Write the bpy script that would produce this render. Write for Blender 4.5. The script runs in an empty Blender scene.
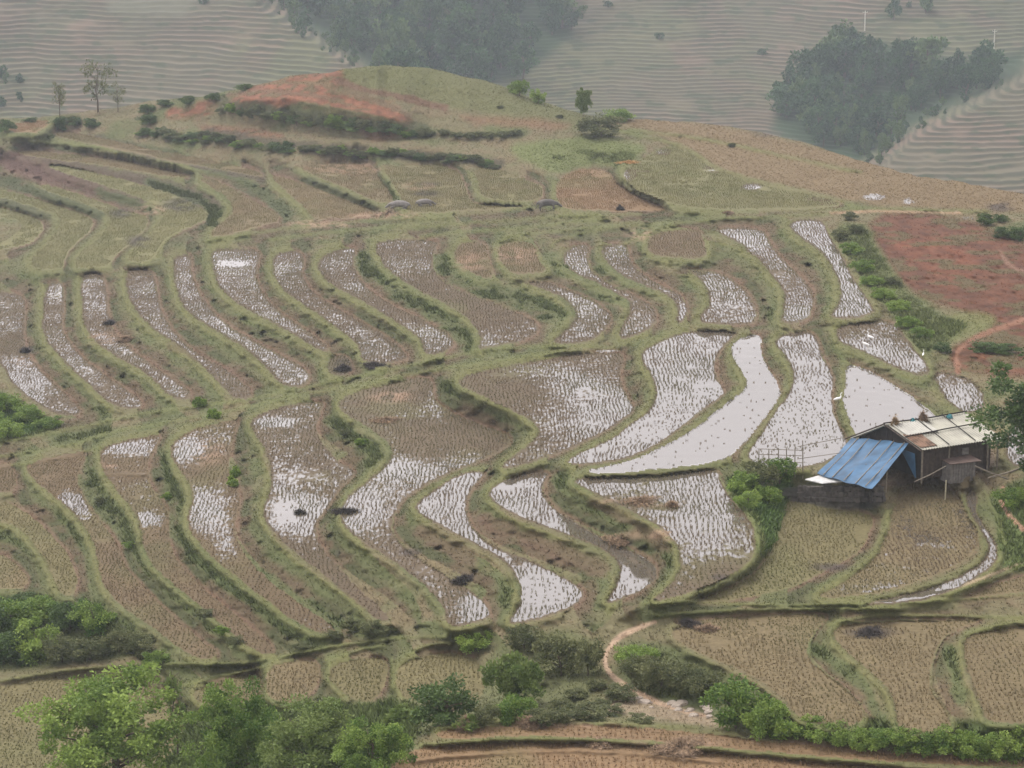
import bpy, math, random
import numpy as np
from mathutils import Vector
random.seed(7); RNG = np.random.default_rng(7)
sc = bpy.context.scene; COL = sc.collection
# ------------------------------------------------------------------ camera model
F = 2310.0; ZC = 100.0; P = math.radians(13.0); CP, SP = math.cos(P), math.sin(P)
def rays(u, v):
    a = (np.asarray(u, float)-512)/F; b = (384-np.asarray(v, float))/F
    return a, CP+b*SP, -SP+b*CP
def unproj(u, v, H):
    dx, dy, dz = rays(u, v); t = H/(-dz)
    return np.stack([dx*t, dy*t, ZC+dz*t], -1)
cd = bpy.data.cameras.new('camera'); cam = bpy.data.objects.new('camera', cd); COL.objects.link(cam)
cam.location = (0, 0, ZC); cam.rotation_euler = (math.pi/2-P, 0, 0)
cd.sensor_width = 36; cd.lens = 36*F/1024; cd.clip_start = 1; cd.clip_end = 6000
sc.camera = cam
# ------------------------------------------------------------------ noise
def _h(ix, iy, s):
    n = (ix.astype(np.int64)*374761393 + iy.astype(np.int64)*668265263 + s*982451653) & 0x7fffffff
    n = ((n ^ (n >> 13))*1274126177) & 0x7fffffff
    return ((n ^ (n >> 16)) & 0xffff)/65535.0
def vn(x, y, s=0):
    ix = np.floor(x); iy = np.floor(y); fx = x-ix; fy = y-iy
    fx = fx*fx*(3-2*fx); fy = fy*fy*(3-2*fy)
    a = _h(ix, iy, s); b = _h(ix+1, iy, s); c = _h(ix, iy+1, s); d = _h(ix+1, iy+1, s)
    return (a+(b-a)*fx)*(1-fy)+(c+(d-c)*fx)*fy
def fbm(x, y, s=0, o=3):
    r = 0; amp = 1; tot = 0
    for k in range(o):
        r = r+amp*vn(x*2**k, y*2**k, s+k*17); tot += amp; amp *= .55
    return r/tot
def ss(a, b, x):
    t = np.clip((x-a)/(b-a), 0, 1); return t*t*(3-2*t)
# ------------------------------------------------------------------ traced fields: (name, drop below camera m, wet, tone, polygon)
T = {'tan': (.145, .114, .062), 'grn': (.138, .130, .060), 'brn': (.122, .090, .053), 'org': (.180, .120, .066), 'mud': (.104, .080, .052), 'ylw': (.134, .116, .057)}
FL = [
('R1',37.0,.80,'mud',[(785,224),(800,219),(824,220),(829,236),(843,257),(853,278),(868,300),(878,316),(827,320),(838,305),(841,292),(838,278),(830,262),(817,248),(800,238)]),
('R2',37.8,.62,'mud',[(713,231),(728,226),(762,228),(770,240),(778,255),(792,268),(806,282),(815,296),(812,312),(806,323),(779,324),(784,308),(785,294),(776,280),(764,265),(752,254),(738,242)]),
('R3',38.5,.65,'mud',[(686,268),(700,270),(722,273),(740,285),(754,301),(758,315),(752,326),(720,325),(697,323),(703,312),(711,302),(706,286),(698,278)]),
('R3b',37.9,.4,'brn',[(646,245),(652,234),(672,230),(700,228),(704,240),(707,255),(700,259),(670,258),(652,254)]),
('R4',38.9,.58,'mud',[(600,250),(606,245),(625,243),(630,252),(632,266),(645,276),(662,286),(676,292),(685,300),(689,312),(683,322),(676,322),(679,310),(674,300),(660,292),(640,284),(620,274),(608,264)]),
('R5',39.3,.62,'mud',[(561,262),(566,250),(578,244),(590,245),(588,258),(592,272),(610,284),(630,294),(648,302),(658,312),(657,322),(645,332),(624,340),(617,336),(622,325),(631,312),(630,302),(615,292),(595,282),(572,272)]),
('R6',39.7,.58,'mud',[(524,281),(540,281),(560,286),(585,297),(604,307),(613,318),(606,330),(590,342),(570,344),(551,342),(562,333),(575,322),(577,311),(567,300),(548,291)]),
('R6b',39.4,.0,'brn',[(497,250),(507,241),(535,241),(536,260),(550,272),(520,275),(507,270),(500,260)]),
('R6c',39.9,.0,'brn',[(454,250),(462,241),(488,241),(488,260),(497,276),(482,279),(455,262)]),
('R7',40.4,.56,'mud',[(376,241),(405,239),(440,240),(436,250),(431,262),(436,276),(452,288),(475,296),(505,307),(536,321),(540,330),(525,341),(500,346),(478,350),(481,340),(476,326),(462,313),(440,301),(415,288),(395,276),(382,262),(376,250)]),
('R8',41.3,.60,'mud',[(317,262),(325,254),(345,247),(358,248),(353,262),(359,280),(375,295),(400,309),(428,322),(448,333),(456,345),(446,352),(426,357),(423,342),(410,331),(388,316),(360,300),(332,285),(319,273)]),
('R9',42.2,.58,'mud',[(272,258),(282,251),(302,251),(304,263),(302,276),(313,293),(335,307),(362,322),(388,337),(406,352),(407,360),(385,364),(362,362),(360,348),(350,336),(330,323),(306,306),(284,291),(273,276)]),
('R9b',43.0,.3,'mud',[(327,359),(343,354),(353,363),(352,372),(340,377),(327,373)]),
('R10',43.1,.58,'mud',[(210,256),(214,249),(235,248),(262,250),(259,262),(256,275),(262,293),(276,309),(298,324),(322,340),(330,350),(322,352),(303,340),(280,327),(255,314),(232,300),(219,288),(214,272)]),
('R11',44.0,.60,'mud',[(173,262),(176,255),(193,254),(192,270),(198,292),(210,308),(228,326),(252,340),(280,354),(308,370),(311,380),(300,387),(283,386),(274,376),(260,360),(238,344),(212,328),(190,315),(178,297),(174,278)]),
('R12',44.9,.58,'mud',[(125,275),(130,268),(152,268),(156,282),(160,305),(168,324),(184,343),(208,360),(232,374),(252,390),(250,399),(234,399),(223,386),(203,366),(178,345),(152,328),(136,311),(127,295)]),
('R13',45.8,.62,'mud',[(81,280),(84,272),(104,272),(107,295),(108,318),(120,339),(138,355),(164,373),(190,390),(192,399),(176,400),(158,384),(140,369),(118,358),(98,345),(84,328),(81,305)]),
('R14',46.8,.60,'mud',[(46,290),(50,280),(64,282),(64,305),(62,325),(68,342),(85,360),(112,380),(140,398),(144,407),(128,410),(108,402),(84,380),(60,358),(44,338),(42,318)]),
('R15',47.8,.58,'mud',[(-120,286),(0,292),(24,294),(26,315),(23,338),(30,358),(50,380),(72,400),(84,413),(70,417),(48,411),(20,392),(4,370),(-4,350),(-120,326)]),
('F1',37.5,1.0,'mud',[(848,363),(868,370),(898,387),(918,402),(940,418),(935,430),(905,436),(870,440),(858,438),(848,420),(843,402),(846,380)]),
('FRa',37.2,.54,'mud',[(836,326),(868,321),(895,321),(904,336),(916,350),(927,364),(930,375),(916,375),(893,366),(868,354),(846,346),(838,340)]),
('FRb',37.4,.55,'mud',[(934,382),(935,372),(950,372),(975,382),(985,395),(984,410),(962,414),(950,403)]),
('FRc',37.45,.6,'mud',[(1008,425),(1030,425),(1144,432),(1144,470),(1030,468),(1004,464)]),
('F2',37.9,.86,'mud',[(775,341),(785,333),(815,331),(820,350),(829,368),(835,382),(832,400),(834,416),(845,434),(849,448),(835,458),(815,466),(790,470),(760,468),(746,458),(752,446),(762,432),(775,411),(791,391),(795,376),(787,358),(777,348)]),
('F3',38.3,1.0,'mud',[(732,344),(745,336),(762,334),(760,350),(769,370),(780,387),(780,397),(769,413),(755,430),(741,446),(728,458),(700,465),(650,470),(600,474),(583,471),(612,465),(642,457),(675,441),(702,423),(726,404),(745,391),(748,381),(738,366),(731,353)]),
('F4',38.8,.78,'mud',[(641,352),(655,344),(675,334),(700,330),(740,331),(727,343),(716,357),(715,375),(726,392),(718,401),(700,412),(685,425),(668,438),(648,451),(622,460),(590,465),(562,464),(576,453),(610,440),(633,422),(653,407),(658,392),(650,373),(642,362)]),
('F5',39.9,.47,'mud',[(453,382),(475,372),(500,367),(540,360),(582,353),(627,352),(622,364),(620,376),(626,394),(637,409),(625,419),(604,433),(575,447),(548,457),(530,463),(512,469),(499,468),(512,456),(533,442),(541,430),(530,420),(503,406),(475,393)]),
('F6',42.0,.51,'mud',[(336,404),(350,393),(390,384),(424,376),(434,382),(433,399),(452,413),(480,424),(508,434),(514,442),(500,452),(474,464),(450,473),(425,486),(408,497),(396,510),(390,528),(398,542),(412,555),(434,568),(452,580),(474,592),(487,604),(492,617),(470,625),(448,628),(444,606),(428,588),(408,572),(388,557),(362,542),(345,527),(338,512),(347,497),(362,484),(384,468),(393,455),(388,442),(370,428),(348,416)]),
('G3',41.3,.74,'mud',[(412,508),(425,496),(445,482),(462,472),(488,471),(476,484),(466,499),(466,515),(478,536),(500,550),(525,558),(552,571),(576,584),(587,595),(575,606),(552,615),(530,622),(505,624),(516,612),(521,598),(519,580),(506,562),(484,549),(455,534),(430,521)]),
('G2',40.2,.76,'mud',[(486,491),(505,480),(525,472),(551,471),(543,484),(543,496),(555,509),(577,523),(596,534),(618,546),(640,553),(655,565),(659,576),(645,590),(625,598),(604,605),(612,592),(621,575),(619,561),(605,550),(578,539),(545,527),(515,516),(495,504)]),
('G1',38.5,.46,'mud',[(570,478),(610,476),(660,475),(697,470),(720,469),(721,483),(731,498),(742,511),(753,526),(756,543),(750,563),(730,576),(700,589),(670,598),(650,601),(668,588),(680,571),(680,552),(672,537),(652,522),(618,504),(582,488)]),
('L1',39.3,.05,'ylw',[(783,498),(830,509),(873,513),(871,530),(863,549),(843,562),(818,575),(790,588),(762,595),(720,602),(690,603),(725,590),(752,576),(768,556),(776,540),(785,520)]),
('L2',38.7,.36,'tan',[(895,492),(905,484),(940,485),(958,492),(965,512),(978,532),(980,546),(966,560),(943,573),(905,586),(868,595),(810,600),(842,583),(870,563),(883,545),(892,520)]),
('L3',38.5,.72,'mud',[(963,498),(972,488),(978,497),(975,510),(986,528),(998,545),(998,562),(974,581),(946,594),(915,602),(864,606),(872,601),(918,592),(957,578),(982,563),(990,548),(982,532),(971,514)]),
('N1',38.9,.0,'tan',[(985,590),(1010,580),(1144,550),(1144,586),(1024,592),(990,596),(960,599)]),
('K1',39.4,.0,'tan',[(667,634),(688,622),(722,617),(770,614),(819,613),(830,616),(815,632),(806,645),(808,660),(829,676),(853,694),(864,712),(862,724),(835,728),(812,722),(795,716),(786,699),(754,676),(725,663),(692,650)]),
('K2',39.1,.0,'tan',[(833,638),(834,628),(861,622),(898,621),(950,620),(985,619),(962,628),(944,636),(937,648),(930,666),(929,686),(940,704),(951,720),(948,730),(920,733),(897,730),(897,706),(888,688),(866,668),(846,652)]),
('K3',38.75,.0,'tan',[(963,642),(970,635),(998,629),(1024,626),(1144,622),(1144,722),(1024,724),(986,722),(980,705),(974,686),(966,664)]),
('H1',43.7,.51,'mud',[(248,420),(266,411),(300,402),(327,401),(320,414),(315,427),(323,446),(340,463),(358,472),(345,484),(332,500),(326,512),(314,524),(318,542),(334,562),(355,585),(378,606),(392,620),(380,622),(355,600),(328,577),(298,555),(275,535),(261,511),(270,492),(273,472),(266,450),(257,436)]),
('H2',45.0,.5,'brn',[(170,444),(188,431),(212,424),(240,419),(236,432),(230,452),(228,468),(238,482),(241,505),(234,526),(240,548),(256,568),(278,588),(304,606),(328,622),(338,632),(318,634),(296,622),(270,603),(244,582),(222,566),(205,550),(190,532),(187,516),(194,500),(190,484),(178,468),(171,455)]),
('H3',46.4,.42,'brn',[(98,456),(104,446),(135,438),(162,434),(158,446),(149,460),(147,474),(152,488),(162,502),(171,514),(168,530),(172,552),(184,570),(204,590),(228,608),(252,628),(278,650),(266,656),(245,645),(215,618),(186,594),(160,574),(144,552),(141,530),(134,510),(118,492),(104,474)]),
('H4',47.4,.28,'brn',[(24,468),(34,461),(60,455),(87,450),(84,464),(76,478),(82,494),(92,511),(108,530),(119,546),(124,564),(140,584),(160,604),(182,624),(205,643),(222,655),(200,660),(180,648),(152,627),(124,608),(106,592),(99,570),(94,540),(80,520),(60,500),(38,484)]),
('H5',48.4,.0,'ylw',[(-120,480),(0,500),(16,506),(38,521),(58,541),(72,561),(78,580),(76,596),(60,596),(52,575),(44,556),(26,534),(6,520),(-120,505)]),
('H6',49.2,.0,'tan',[(-120,540),(0,552),(16,564),(30,579),(22,590),(0,588),(-120,580)]),
('H7',48.3,.1,'brn',[(-120,468),(0,464),(14,466),(17,482),(12,493),(0,491),(-120,474)]),
('J1',49.5,.0,'ylw',[(-120,700),(0,686),(40,678),(90,674),(150,684),(180,700),(180,740),(150,790),(120,860),(-120,860)]),
('J5',47.8,.0,'ylw',[(190,692),(215,682),(262,670),(262,690),(250,700),(200,706)]),
('J2',46.1,.0,'tan',[(266,668),(292,661),(320,659),(320,687),(298,703),(276,703),(266,692)]),
('J3',45.1,.0,'ylw',[(331,666),(353,659),(388,657),(388,677),(379,698),(362,705),(336,687),(328,675)]),
('J4',43.6,.0,'ylw',[(397,690),(397,668),(412,659),(444,652),(478,656),(483,680),(482,700),(440,700),(410,703)]),
('B1',40.2,.0,'org',[(436,730),(500,726),(600,725),(660,729),(740,738),(820,747),(900,754),(1144,766),(1144,772),(900,763),(760,751),(640,739),(520,735),(440,741)]),
('B2',40.35,.0,'org',[(405,752),(430,746),(520,740),(640,744),(760,757),(900,769),(1144,779),(1144,860),(380,860),(385,770)]),
('Ta',38.6,.0,'org',[(556,178),(580,168),(607,170),(616,183),(637,196),(672,209),(640,211),(600,211),(565,209),(556,200)]),
('Tb',39.3,.0,'ylw',[(472,166),(500,168),(520,178),(543,184),(544,198),(530,202),(482,200),(479,185)]),
('Tc',39.9,.0,'ylw',[(381,168),(400,164),(452,165),(464,182),(470,199),(475,204),(535,206),(500,209),(440,213),(407,214),(402,200),(395,185)]),
('Td',40.8,.0,'tan',[(300,165),(350,161),(372,167),(380,178),(392,193),(394,203),(378,203),(352,191),(325,180),(305,172)]),
('Te',41.8,.0,'tan',[(268,176),(285,177),(305,184),(340,198),(368,208),(380,214),(350,218),(312,219),(306,208),(285,190)]),
('Tf',42.9,.0,'tan',[(196,178),(212,178),(232,188),(256,202),(286,218),(262,226),(232,234),(208,238),(216,226),(233,214),(232,202),(216,190)]),
('Tg',44.2,.0,'grn',[(50,163),(90,171),(130,181),(165,191),(188,201),(204,209),(210,216),(204,223),(176,232),(161,244),(155,261),(127,263),(131,248),(150,232),(163,217),(158,207),(138,197),(100,184),(50,169)]),
('Th',45.2,.0,'grn',[(40,183),(75,192),(105,203),(130,212),(150,216),(148,226),(136,238),(118,254),(108,268),(76,270),(74,258),(98,237),(112,222),(104,211),(75,200),(40,190)]),
('Ti',46.2,.0,'grn',[(-120,176),(0,188),(35,198),(65,207),(95,219),(92,231),(74,245),(65,258),(62,270),(34,269),(28,260),(46,243),(62,224),(58,214),(30,206),(0,197),(-120,186)]),
('Tj',47.1,.0,'grn',[(-120,201),(0,207),(20,211),(43,221),(44,232),(27,246),(0,250),(-120,250),(-120,246),(0,244),(12,236),(24,224),(10,217),(-120,210)]),
('T2',43.8,.0,'tan',[(20,149),(60,153),(112,158),(150,166),(180,173),(194,178),(165,177),(120,168),(60,160),(20,156)]),
('T1',42.5,.0,'tan',[(50,129),(100,137),(150,149),(200,158),(245,167),(266,175),(262,178),(225,170),(180,163),(120,150),(60,138)]),
('T0',41.2,.0,'org',[(6,132),(14,122),(50,119),(48,125),(35,134)]),
('V1',37.4,.3,'grn',[(622,178),(624,168),(642,158),(658,148),(675,146),(700,157),(718,170),(750,181),(795,188),(826,195),(846,205),(815,208),(775,210),(720,209),(682,207),(648,196),(630,186)]),
]
NAMES = {}
# paths and ledges: polyline of (u, v, drop), half width px
LINES = [
([(1144,312,36.8),(880,318,37.0),(830,322,37.3),(780,326,37.9),(740,328,38.4),(700,327,38.8),(672,330,39.1),(640,343,39.4),(610,347,39.7),(570,346,40.0),(520,347,40.3),(490,353,40.6),(450,361,41.2),(410,370,41.8),(370,380,42.5),(330,387,43.2),(290,397,44.1),(250,408,44.9),(200,417,45.8),(150,424,46.7),(100,433,47.3),(50,442,47.8),(0,452,48.0),(-120,465,48.2)],3),
([(-120,700,49.8),(0,681,49.4),(40,674,49.2),(90,668,48.8),(140,666,48.4),(200,667,47.7),(260,664,46.8),(300,654,45.9),(340,647,45.2),(390,639,44.2),(440,638,42.6),(480,636,42.4),(540,628,41.6),(600,615,40.8),(650,609,39.3),(700,607,38.8),(770,605,39.1),(850,609,39.0),(950,607,38.9),(1024,600,38.7),(1144,594,38.4)],2),
([(655,622,40.0),(632,630,40.6),(612,642,41.1),(603,660,41.6),(612,678,41.7),(640,694,41.4),(670,708,41.1),(705,716,40.9)],2.5),
([(190,125,39.4),(250,130,38.5),(320,138,38.0),(400,141,37.7),(450,143,37.5),(500,148,37.5)],2),
([(240,100,34.6),(300,97,33.2),(330,110,34.2),(400,125,35.4)],1),
([(200,240,43.6),(250,236,42.9),(300,230,42.0),(350,224,41.1),(400,219,40.4),(470,214,39.7),(540,210,39.2),(620,214,38.4),(700,219,37.6),(780,215,36.9),(850,209,36.8),(940,209,36.6),(1030,214,36.4),(1144,218,36.2)],1),
([(822,476,37.6),(860,480,37.6),(920,482,37.6),(975,474,37.6),(1000,470,37.6)],4),
([(870,448,37.6),(930,446,37.6),(985,442,37.6)],5),
([(900,465,37.6),(985,458,37.6)],9),
]
PTS = [(560,150,37.0),(600,145,36.9),(640,150,37.0),(950,260,36.6),(1030,290,36.3),(960,340,36.8),(1030,385,36.9),(1040,500,37.6),(1020,530,37.8),(1100,540,37.9),
 (560,645,42.2),(545,690,42.9),(570,712,42.0),(500,712,43.4),(300,724,46.6),(250,765,47.6),(60,640,49.3),(20,630,49.6),(100,650,49.0),(120,850,49.6),(350,840,43.5),(300,780,46.2),(360,760,44.0),
 (880,736,39.6),(1000,746,39.6),(-100,420,48.4),(20,420,48.0),(700,692,40.7),(620,150,36.9)]
RIDGE_U = [-120,0,50,110,150,200,235,290,330,345,380,430,480,530,570,600,640,700,760,800,850,900,960,1024,1144]
RIDGE_V = [122,119,116,108,101,96,90,76,72,68,65,68,80,97,110,118,119,122,133,142,158,172,183,193,206]
RIDGE_H = [42,41.2,40.6,39.2,37.6,35.8,34.4,31.4,30.4,29.8,29.4,29.8,31.2,33.3,34.9,35.7,35.9,35.9,36,36.1,36.2,36.2,36.2,36.1,36]
# ------------------------------------------------------------------ near hillside grid
U0, U1, VB, DU = -118, 1142, 858, 1.5
NC = int((U1-U0)/DU)+1; NR = 530
ug = np.linspace(U0, U1, NC)
vr = np.interp(ug, RIDGE_U, RIDGE_V); vr = vr+1.6*(vn(ug/9, ug*0, 3)-.5)+2.0*(vn(ug/33, ug*0, 5)-.5)
s_ = np.linspace(0, 1, NR)[:, None]
U = np.repeat(ug[None, :], NR, 0); V = vr[None, :]*(1-s_)+VB*s_
def seg_dist(x, y, a, b):
    dx, dy = b[0]-a[0], b[1]-a[1]; L = dx*dx+dy*dy+1e-9
    t = np.clip(((x-a[0])*dx+(y-a[1])*dy)/L, 0, 1)
    return np.hypot(x-a[0]-t*dx, y-a[1]-t*dy), t
def smooth_poly(p, closed=True, n=2):
    p = np.array(p, float)
    for _ in range(n):                      # Chaikin corner cutting: soft field outlines
        if closed: q = np.roll(p, -1, 0); p = np.stack([.75*p+.25*q, .25*p+.75*q], 1).reshape(-1, p.shape[1])
        else:
            a, b = p[:-1], p[1:]; m = np.stack([.75*a+.25*b, .25*a+.75*b], 1).reshape(-1, p.shape[1]); p = np.vstack([p[:1], m, p[-1:]])
    return p
def sdf(poly, x, y):                        # positive inside, px
    ins = np.zeros(x.shape, bool); d = np.full(x.shape, 1e9); n = len(poly)
    for i in range(n):
        a, b = poly[i], poly[(i+1) % n]
        dd, _ = seg_dist(x, y, a, b); d = np.minimum(d, dd)
        c = ((a[1] > y) != (b[1] > y)) & (x < (b[0]-a[0])*(y-a[1])/(b[1]-a[1]+1e-12)+a[0])
        ins ^= c
    return np.where(ins, d, -d)
# wobble edges a little, so outlines are not drafted
WU = U+1.8*(vn(U/11, V/7, 41)-.5)+1.2*(vn(U/4, V/3, 42)-.5); WV = V+1.4*(vn(U/11, V/7, 43)-.5)+.8*(vn(U/4, V/3, 44)-.5)
FID = np.full(U.shape, -1, int); KN = np.zeros(U.shape, bool); H = np.zeros(U.shape); SDS = []
def window(umin, umax, vmin, vmax, pad):
    c0 = max(0, int((umin-pad-U0)/DU)); c1 = min(NC, int((umax+pad-U0)/DU)+2)
    m = (V[:, c0:c1] > vmin-pad) & (V[:, c0:c1] < vmax+pad); r = np.where(m.any(1))[0]
    return (slice(r[0], r[-1]+1), slice(c0, c1)) if len(r) and c1 > c0 else None
FIN = np.zeros(U.shape)
for k, (nm, h, wt, tone, poly) in enumerate(FL):
    pp = smooth_poly(poly); w = window(pp[:,0].min(), pp[:,0].max(), pp[:,1].min(), pp[:,1].max(), 34)
    d = sdf(pp, WU[w], WV[w]); SDS.append((w, d))
    i = d > 0; f = FID[w]; f[i] = k; FID[w] = f
    H[w] = np.where(i, h, H[w]); KN[w] |= i; FIN[w] = np.maximum(FIN[w], d)
for pts, hw in LINES:
    p = smooth_poly(pts, False)
    for a, b in zip(p[:-1], p[1:]):
        w = window(min(a[0], b[0]), max(a[0], b[0]), min(a[1], b[1]), max(a[1], b[1]), hw+1)
        if w is None: continue
        d, t = seg_dist(U[w], V[w], a, b); i = (d < hw) & (FID[w] < 0)
        H[w] = np.where(i, a[2]+(b[2]-a[2])*t, H[w]); KN[w] |= i
for u, v, h in PTS:
    i = (np.hypot(U-u, V-v) < 2.2) & (FID < 0); H[i] = h; KN |= i
H[0] = np.interp(ug, RIDGE_U, RIDGE_H); KN[0] = True; H[0] += .35*(vn(ug/14, ug*0, 8)-.5)
# multigrid-like fill of the banks
def fill(Hk, K, lev):
    if lev > 0 and min(Hk.shape) > 8:
        r, c = Hk.shape; r2, c2 = (r+1)//2, (c+1)//2
        A = np.zeros((r2*2, c2*2)); W = np.zeros((r2*2, c2*2)); A[:r, :c] = Hk*K; W[:r, :c] = K
        A = A.reshape(r2, 2, c2, 2).sum((1, 3)); W = W.reshape(r2, 2, c2, 2).sum((1, 3))
        Hc = fill(np.where(W > 0, A/np.maximum(W, 1), 0), W > 0, lev-1)
        up = np.repeat(np.repeat(Hc, 2, 0), 2, 1)[:r, :c]; X = np.where(K, Hk, up)
    else: X = np.where(K, Hk, Hk[K].mean())
    for _ in range(60 if lev > 3 else 120):
        Y = np.pad(X, 1, mode='edge'); Y = (Y[:-2, 1:-1]+Y[2:, 1:-1]+Y[1:-1, :-2]+Y[1:-1, 2:])*.25; X = np.where(K, Hk, Y)
    return X
H = fill(H, KN, 6)
# distance to the nearest higher and lower field, bund profile
D1 = np.full(U.shape, 99.); D2 = np.full(U.shape, 99.); A1 = H.copy(); A2 = H.copy()
for k, (w, d) in enumerate(SDS):
    h = FL[k][1]; dd = -d; out = (dd > 0) & (FID[w] < 0); Hw = H[w]
    i = out & (h <= Hw+.02) & (dd < D1[w]); D1[w] = np.where(i, dd, D1[w]); A1[w] = np.where(i, h, A1[w])
    i = out & (h > Hw+.02) & (dd < D2[w]); D2[w] = np.where(i, dd, D2[w]); A2[w] = np.where(i, h, A2[w])
bank = FID < 0
both = bank & (D1 < 33) & (D2 < 33)
t = D1/(D1+D2+1e-6); wid = D1+D2
tc = np.clip(4.0/np.maximum(wid, 8), 0, .42)
prof = np.clip((t-tc)/(1-tc), 0, 1); prof = prof*.35+.65*prof**.8
Hn = np.where(both, H*.3+.7*(A1+(A2-A1)*prof), H)
for _ in range(5):
    Y = np.pad(Hn, 1, mode='edge'); Y = (Y[:-2, 1:-1]+Y[2:, 1:-1]+Y[1:-1, :-2]+Y[1:-1, 2:])*.25; Hn = np.where(bank, Y, Hn)
H = Hn
# no bank may lean back over what lies below it
_, dyr, dzr = rays(U, V); tana = -dzr/np.hypot(rays(U, V)[0], dyr)
dist_ = H/tana
for r_ in range(NR-2, -1, -1):
    nb = FID[r_] < 0; need = dist_[r_+1]+.02; dist_[r_] = np.where(nb & (dist_[r_] < need), np.minimum(need, dist_[r_]+6), dist_[r_])
H = np.where(bank, dist_*tana, H)
XY = unproj(U, V, H)                        # world before bumps, for noise
wx, wy = XY[..., 0], XY[..., 1]-2.2*H+90
crest = np.where(bank, np.exp(-((D1-4.2)/4.0)**2), 0)*np.where(D1 < 20, 1, 0)
RIDGES = [[(405,228),(450,224),(520,219),(580,215),(640,214)],[(420,236),(470,231),(520,228),(570,222),(610,219)],[(500,240),(520,233),(560,231),(605,226),(640,222)],[(552,245),(560,239),(590,231),(620,226),(680,222)],
 [(207,241),(240,235),(290,227),(350,222),(400,218),(470,213),(535,207)],[(270,240),(310,234),(370,228),(420,224)],[(620,245),(645,236),(660,226),(700,220),(760,217),(830,214),(846,208)],[(720,212),(815,209),(880,208),(990,212)],
 [(0,441),(50,433),(100,423),(150,412),(200,406),(250,399),(310,386),(380,372),(450,356),(500,347),(560,346),(620,347)],[(0,456),(55,449),(110,432),(175,420),(240,409),(300,393),(350,386),(400,377),(455,366),(520,356),(580,350)],
 [(-100,476),(0,468),(60,458),(100,447)],[(0,681),(40,674),(100,667),(180,664),(255,664),(300,652),(345,645),(400,637),(445,637)],[(180,686),(215,677),(262,667)],[(325,660),(350,652),(385,645)],[(405,655),(425,645),(450,643)],
 [(640,604),(700,601),(768,606),(870,604),(960,600),(1024,594)],[(655,615),(720,611),(800,609),(900,609)],[(830,625),(862,616),(900,615),(1024,617)],[(965,634),(1000,625),(1024,621)],
 [(430,728),(500,722),(600,722),(700,728)],[(420,745),(520,737),(640,741),(760,753),(900,765)],[(400,762),(500,752),(600,750),(720,762)],
 [(600,127),(660,140),(690,148),(715,168),(760,182),(830,196),(860,208)],[(630,130),(700,137),(800,160),(860,172)],[(880,603),(960,592),(1000,577),(1024,566)],[(985,492),(1000,520),(1005,545)],[(330,658),(329,680)],[(392,660),(392,690)],[(60,300),(60,280)],
 [(100,474),(147,475)],[(30,142),(100,146),(160,160),(220,172)]]
rb = np.zeros(U.shape)
for p in RIDGES:
    p = smooth_poly(p, False)
    for a, b in zip(p[:-1], p[1:]):
        w = window(min(a[0], b[0]), max(a[0], b[0]), min(a[1], b[1]), max(a[1], b[1]), 7)
        if w is None: continue
        d, _ = seg_dist(WU[w], WV[w], a, b); rb[w] = np.maximum(rb[w], np.exp(-(d/2.1)**2))
n1 = fbm(wx/1.6, wy/2.2, 11); n2 = fbm(wx/6, wy/9, 12); n3 = vn(wx/.6, wy/.8, 13)
far_ = 1-.75*ss(200, 300, np.hypot(XY[..., 0], XY[..., 1]))
lump = np.where(bank, ((n1-.5)*.22+(n3-.5)*.15+(n2-.5)*.25*ss(8, 25, np.minimum(D1, D2)))*far_, (n3-.5)*.012)
fade = np.where(bank, ss(0, 3.5, np.minimum(D1, D2)), 1)
H2 = H-crest*.19*(.6+.8*n1)-rb*.15*(.5+n1)-lump*fade
# a row of hollows and slumps in faces
face = np.where(both, np.exp(-((t-.6)/.25)**2), 0)
H2 = H2+face*.3*ss(.66, .84, fbm(wx/1.1, wy/2, 71))*(np.abs(A2-A1) > .7)
W = unproj(U, V, H2)
# ------------------------------------------------------------------ colours (own colours, plus shading painted into the bank faces)
def col(c): return np.array(c)[None, None, :]
def mixc(A, B, m): return A*(1-m[..., None])+B*m[..., None]
C = np.zeros(U.shape+(3,)); C[:] = (.130, .116, .062)
C = mixc(C, col((.150, .118, .068)), ss(.42, .62, n1)*.8)
C = mixc(C, col((.078, .098, .036)), ss(.45, .7, n2)*.7)
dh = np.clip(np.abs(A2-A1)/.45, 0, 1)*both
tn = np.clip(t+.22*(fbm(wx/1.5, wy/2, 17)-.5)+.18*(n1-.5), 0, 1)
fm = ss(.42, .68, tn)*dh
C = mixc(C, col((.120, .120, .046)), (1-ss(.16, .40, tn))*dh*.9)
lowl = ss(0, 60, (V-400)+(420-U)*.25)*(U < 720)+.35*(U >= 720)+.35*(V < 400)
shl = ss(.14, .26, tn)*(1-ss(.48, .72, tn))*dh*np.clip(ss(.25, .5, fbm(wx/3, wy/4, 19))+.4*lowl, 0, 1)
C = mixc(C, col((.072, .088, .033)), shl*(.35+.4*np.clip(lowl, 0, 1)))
C = mixc(C, col((.084, .060, .036)), fm*(.6+.4*n1))  # brown face earth, darkened to paint in the shading of the banks
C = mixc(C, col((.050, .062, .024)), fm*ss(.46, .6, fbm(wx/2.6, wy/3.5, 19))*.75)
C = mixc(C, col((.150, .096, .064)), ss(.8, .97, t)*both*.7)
def region(poly, c, amt=1., soft=5, nz=.5, sc_=1., overfields=False):
    global C
    pp = smooth_poly(poly); w = window(pp[:,0].min(), pp[:,0].max(), pp[:,1].min(), pp[:,1].max(), soft+3)
    d = sdf(pp, U[w], V[w])+(fbm(wx[w]/3*sc_, wy[w]/5*sc_, 31)-.5)*soft*3*nz
    m = ss(-soft, soft, d)*amt*(1 if overfields else (FID[w] < 0))
    C[w] = mixc(C[w], col(c), m)
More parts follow.
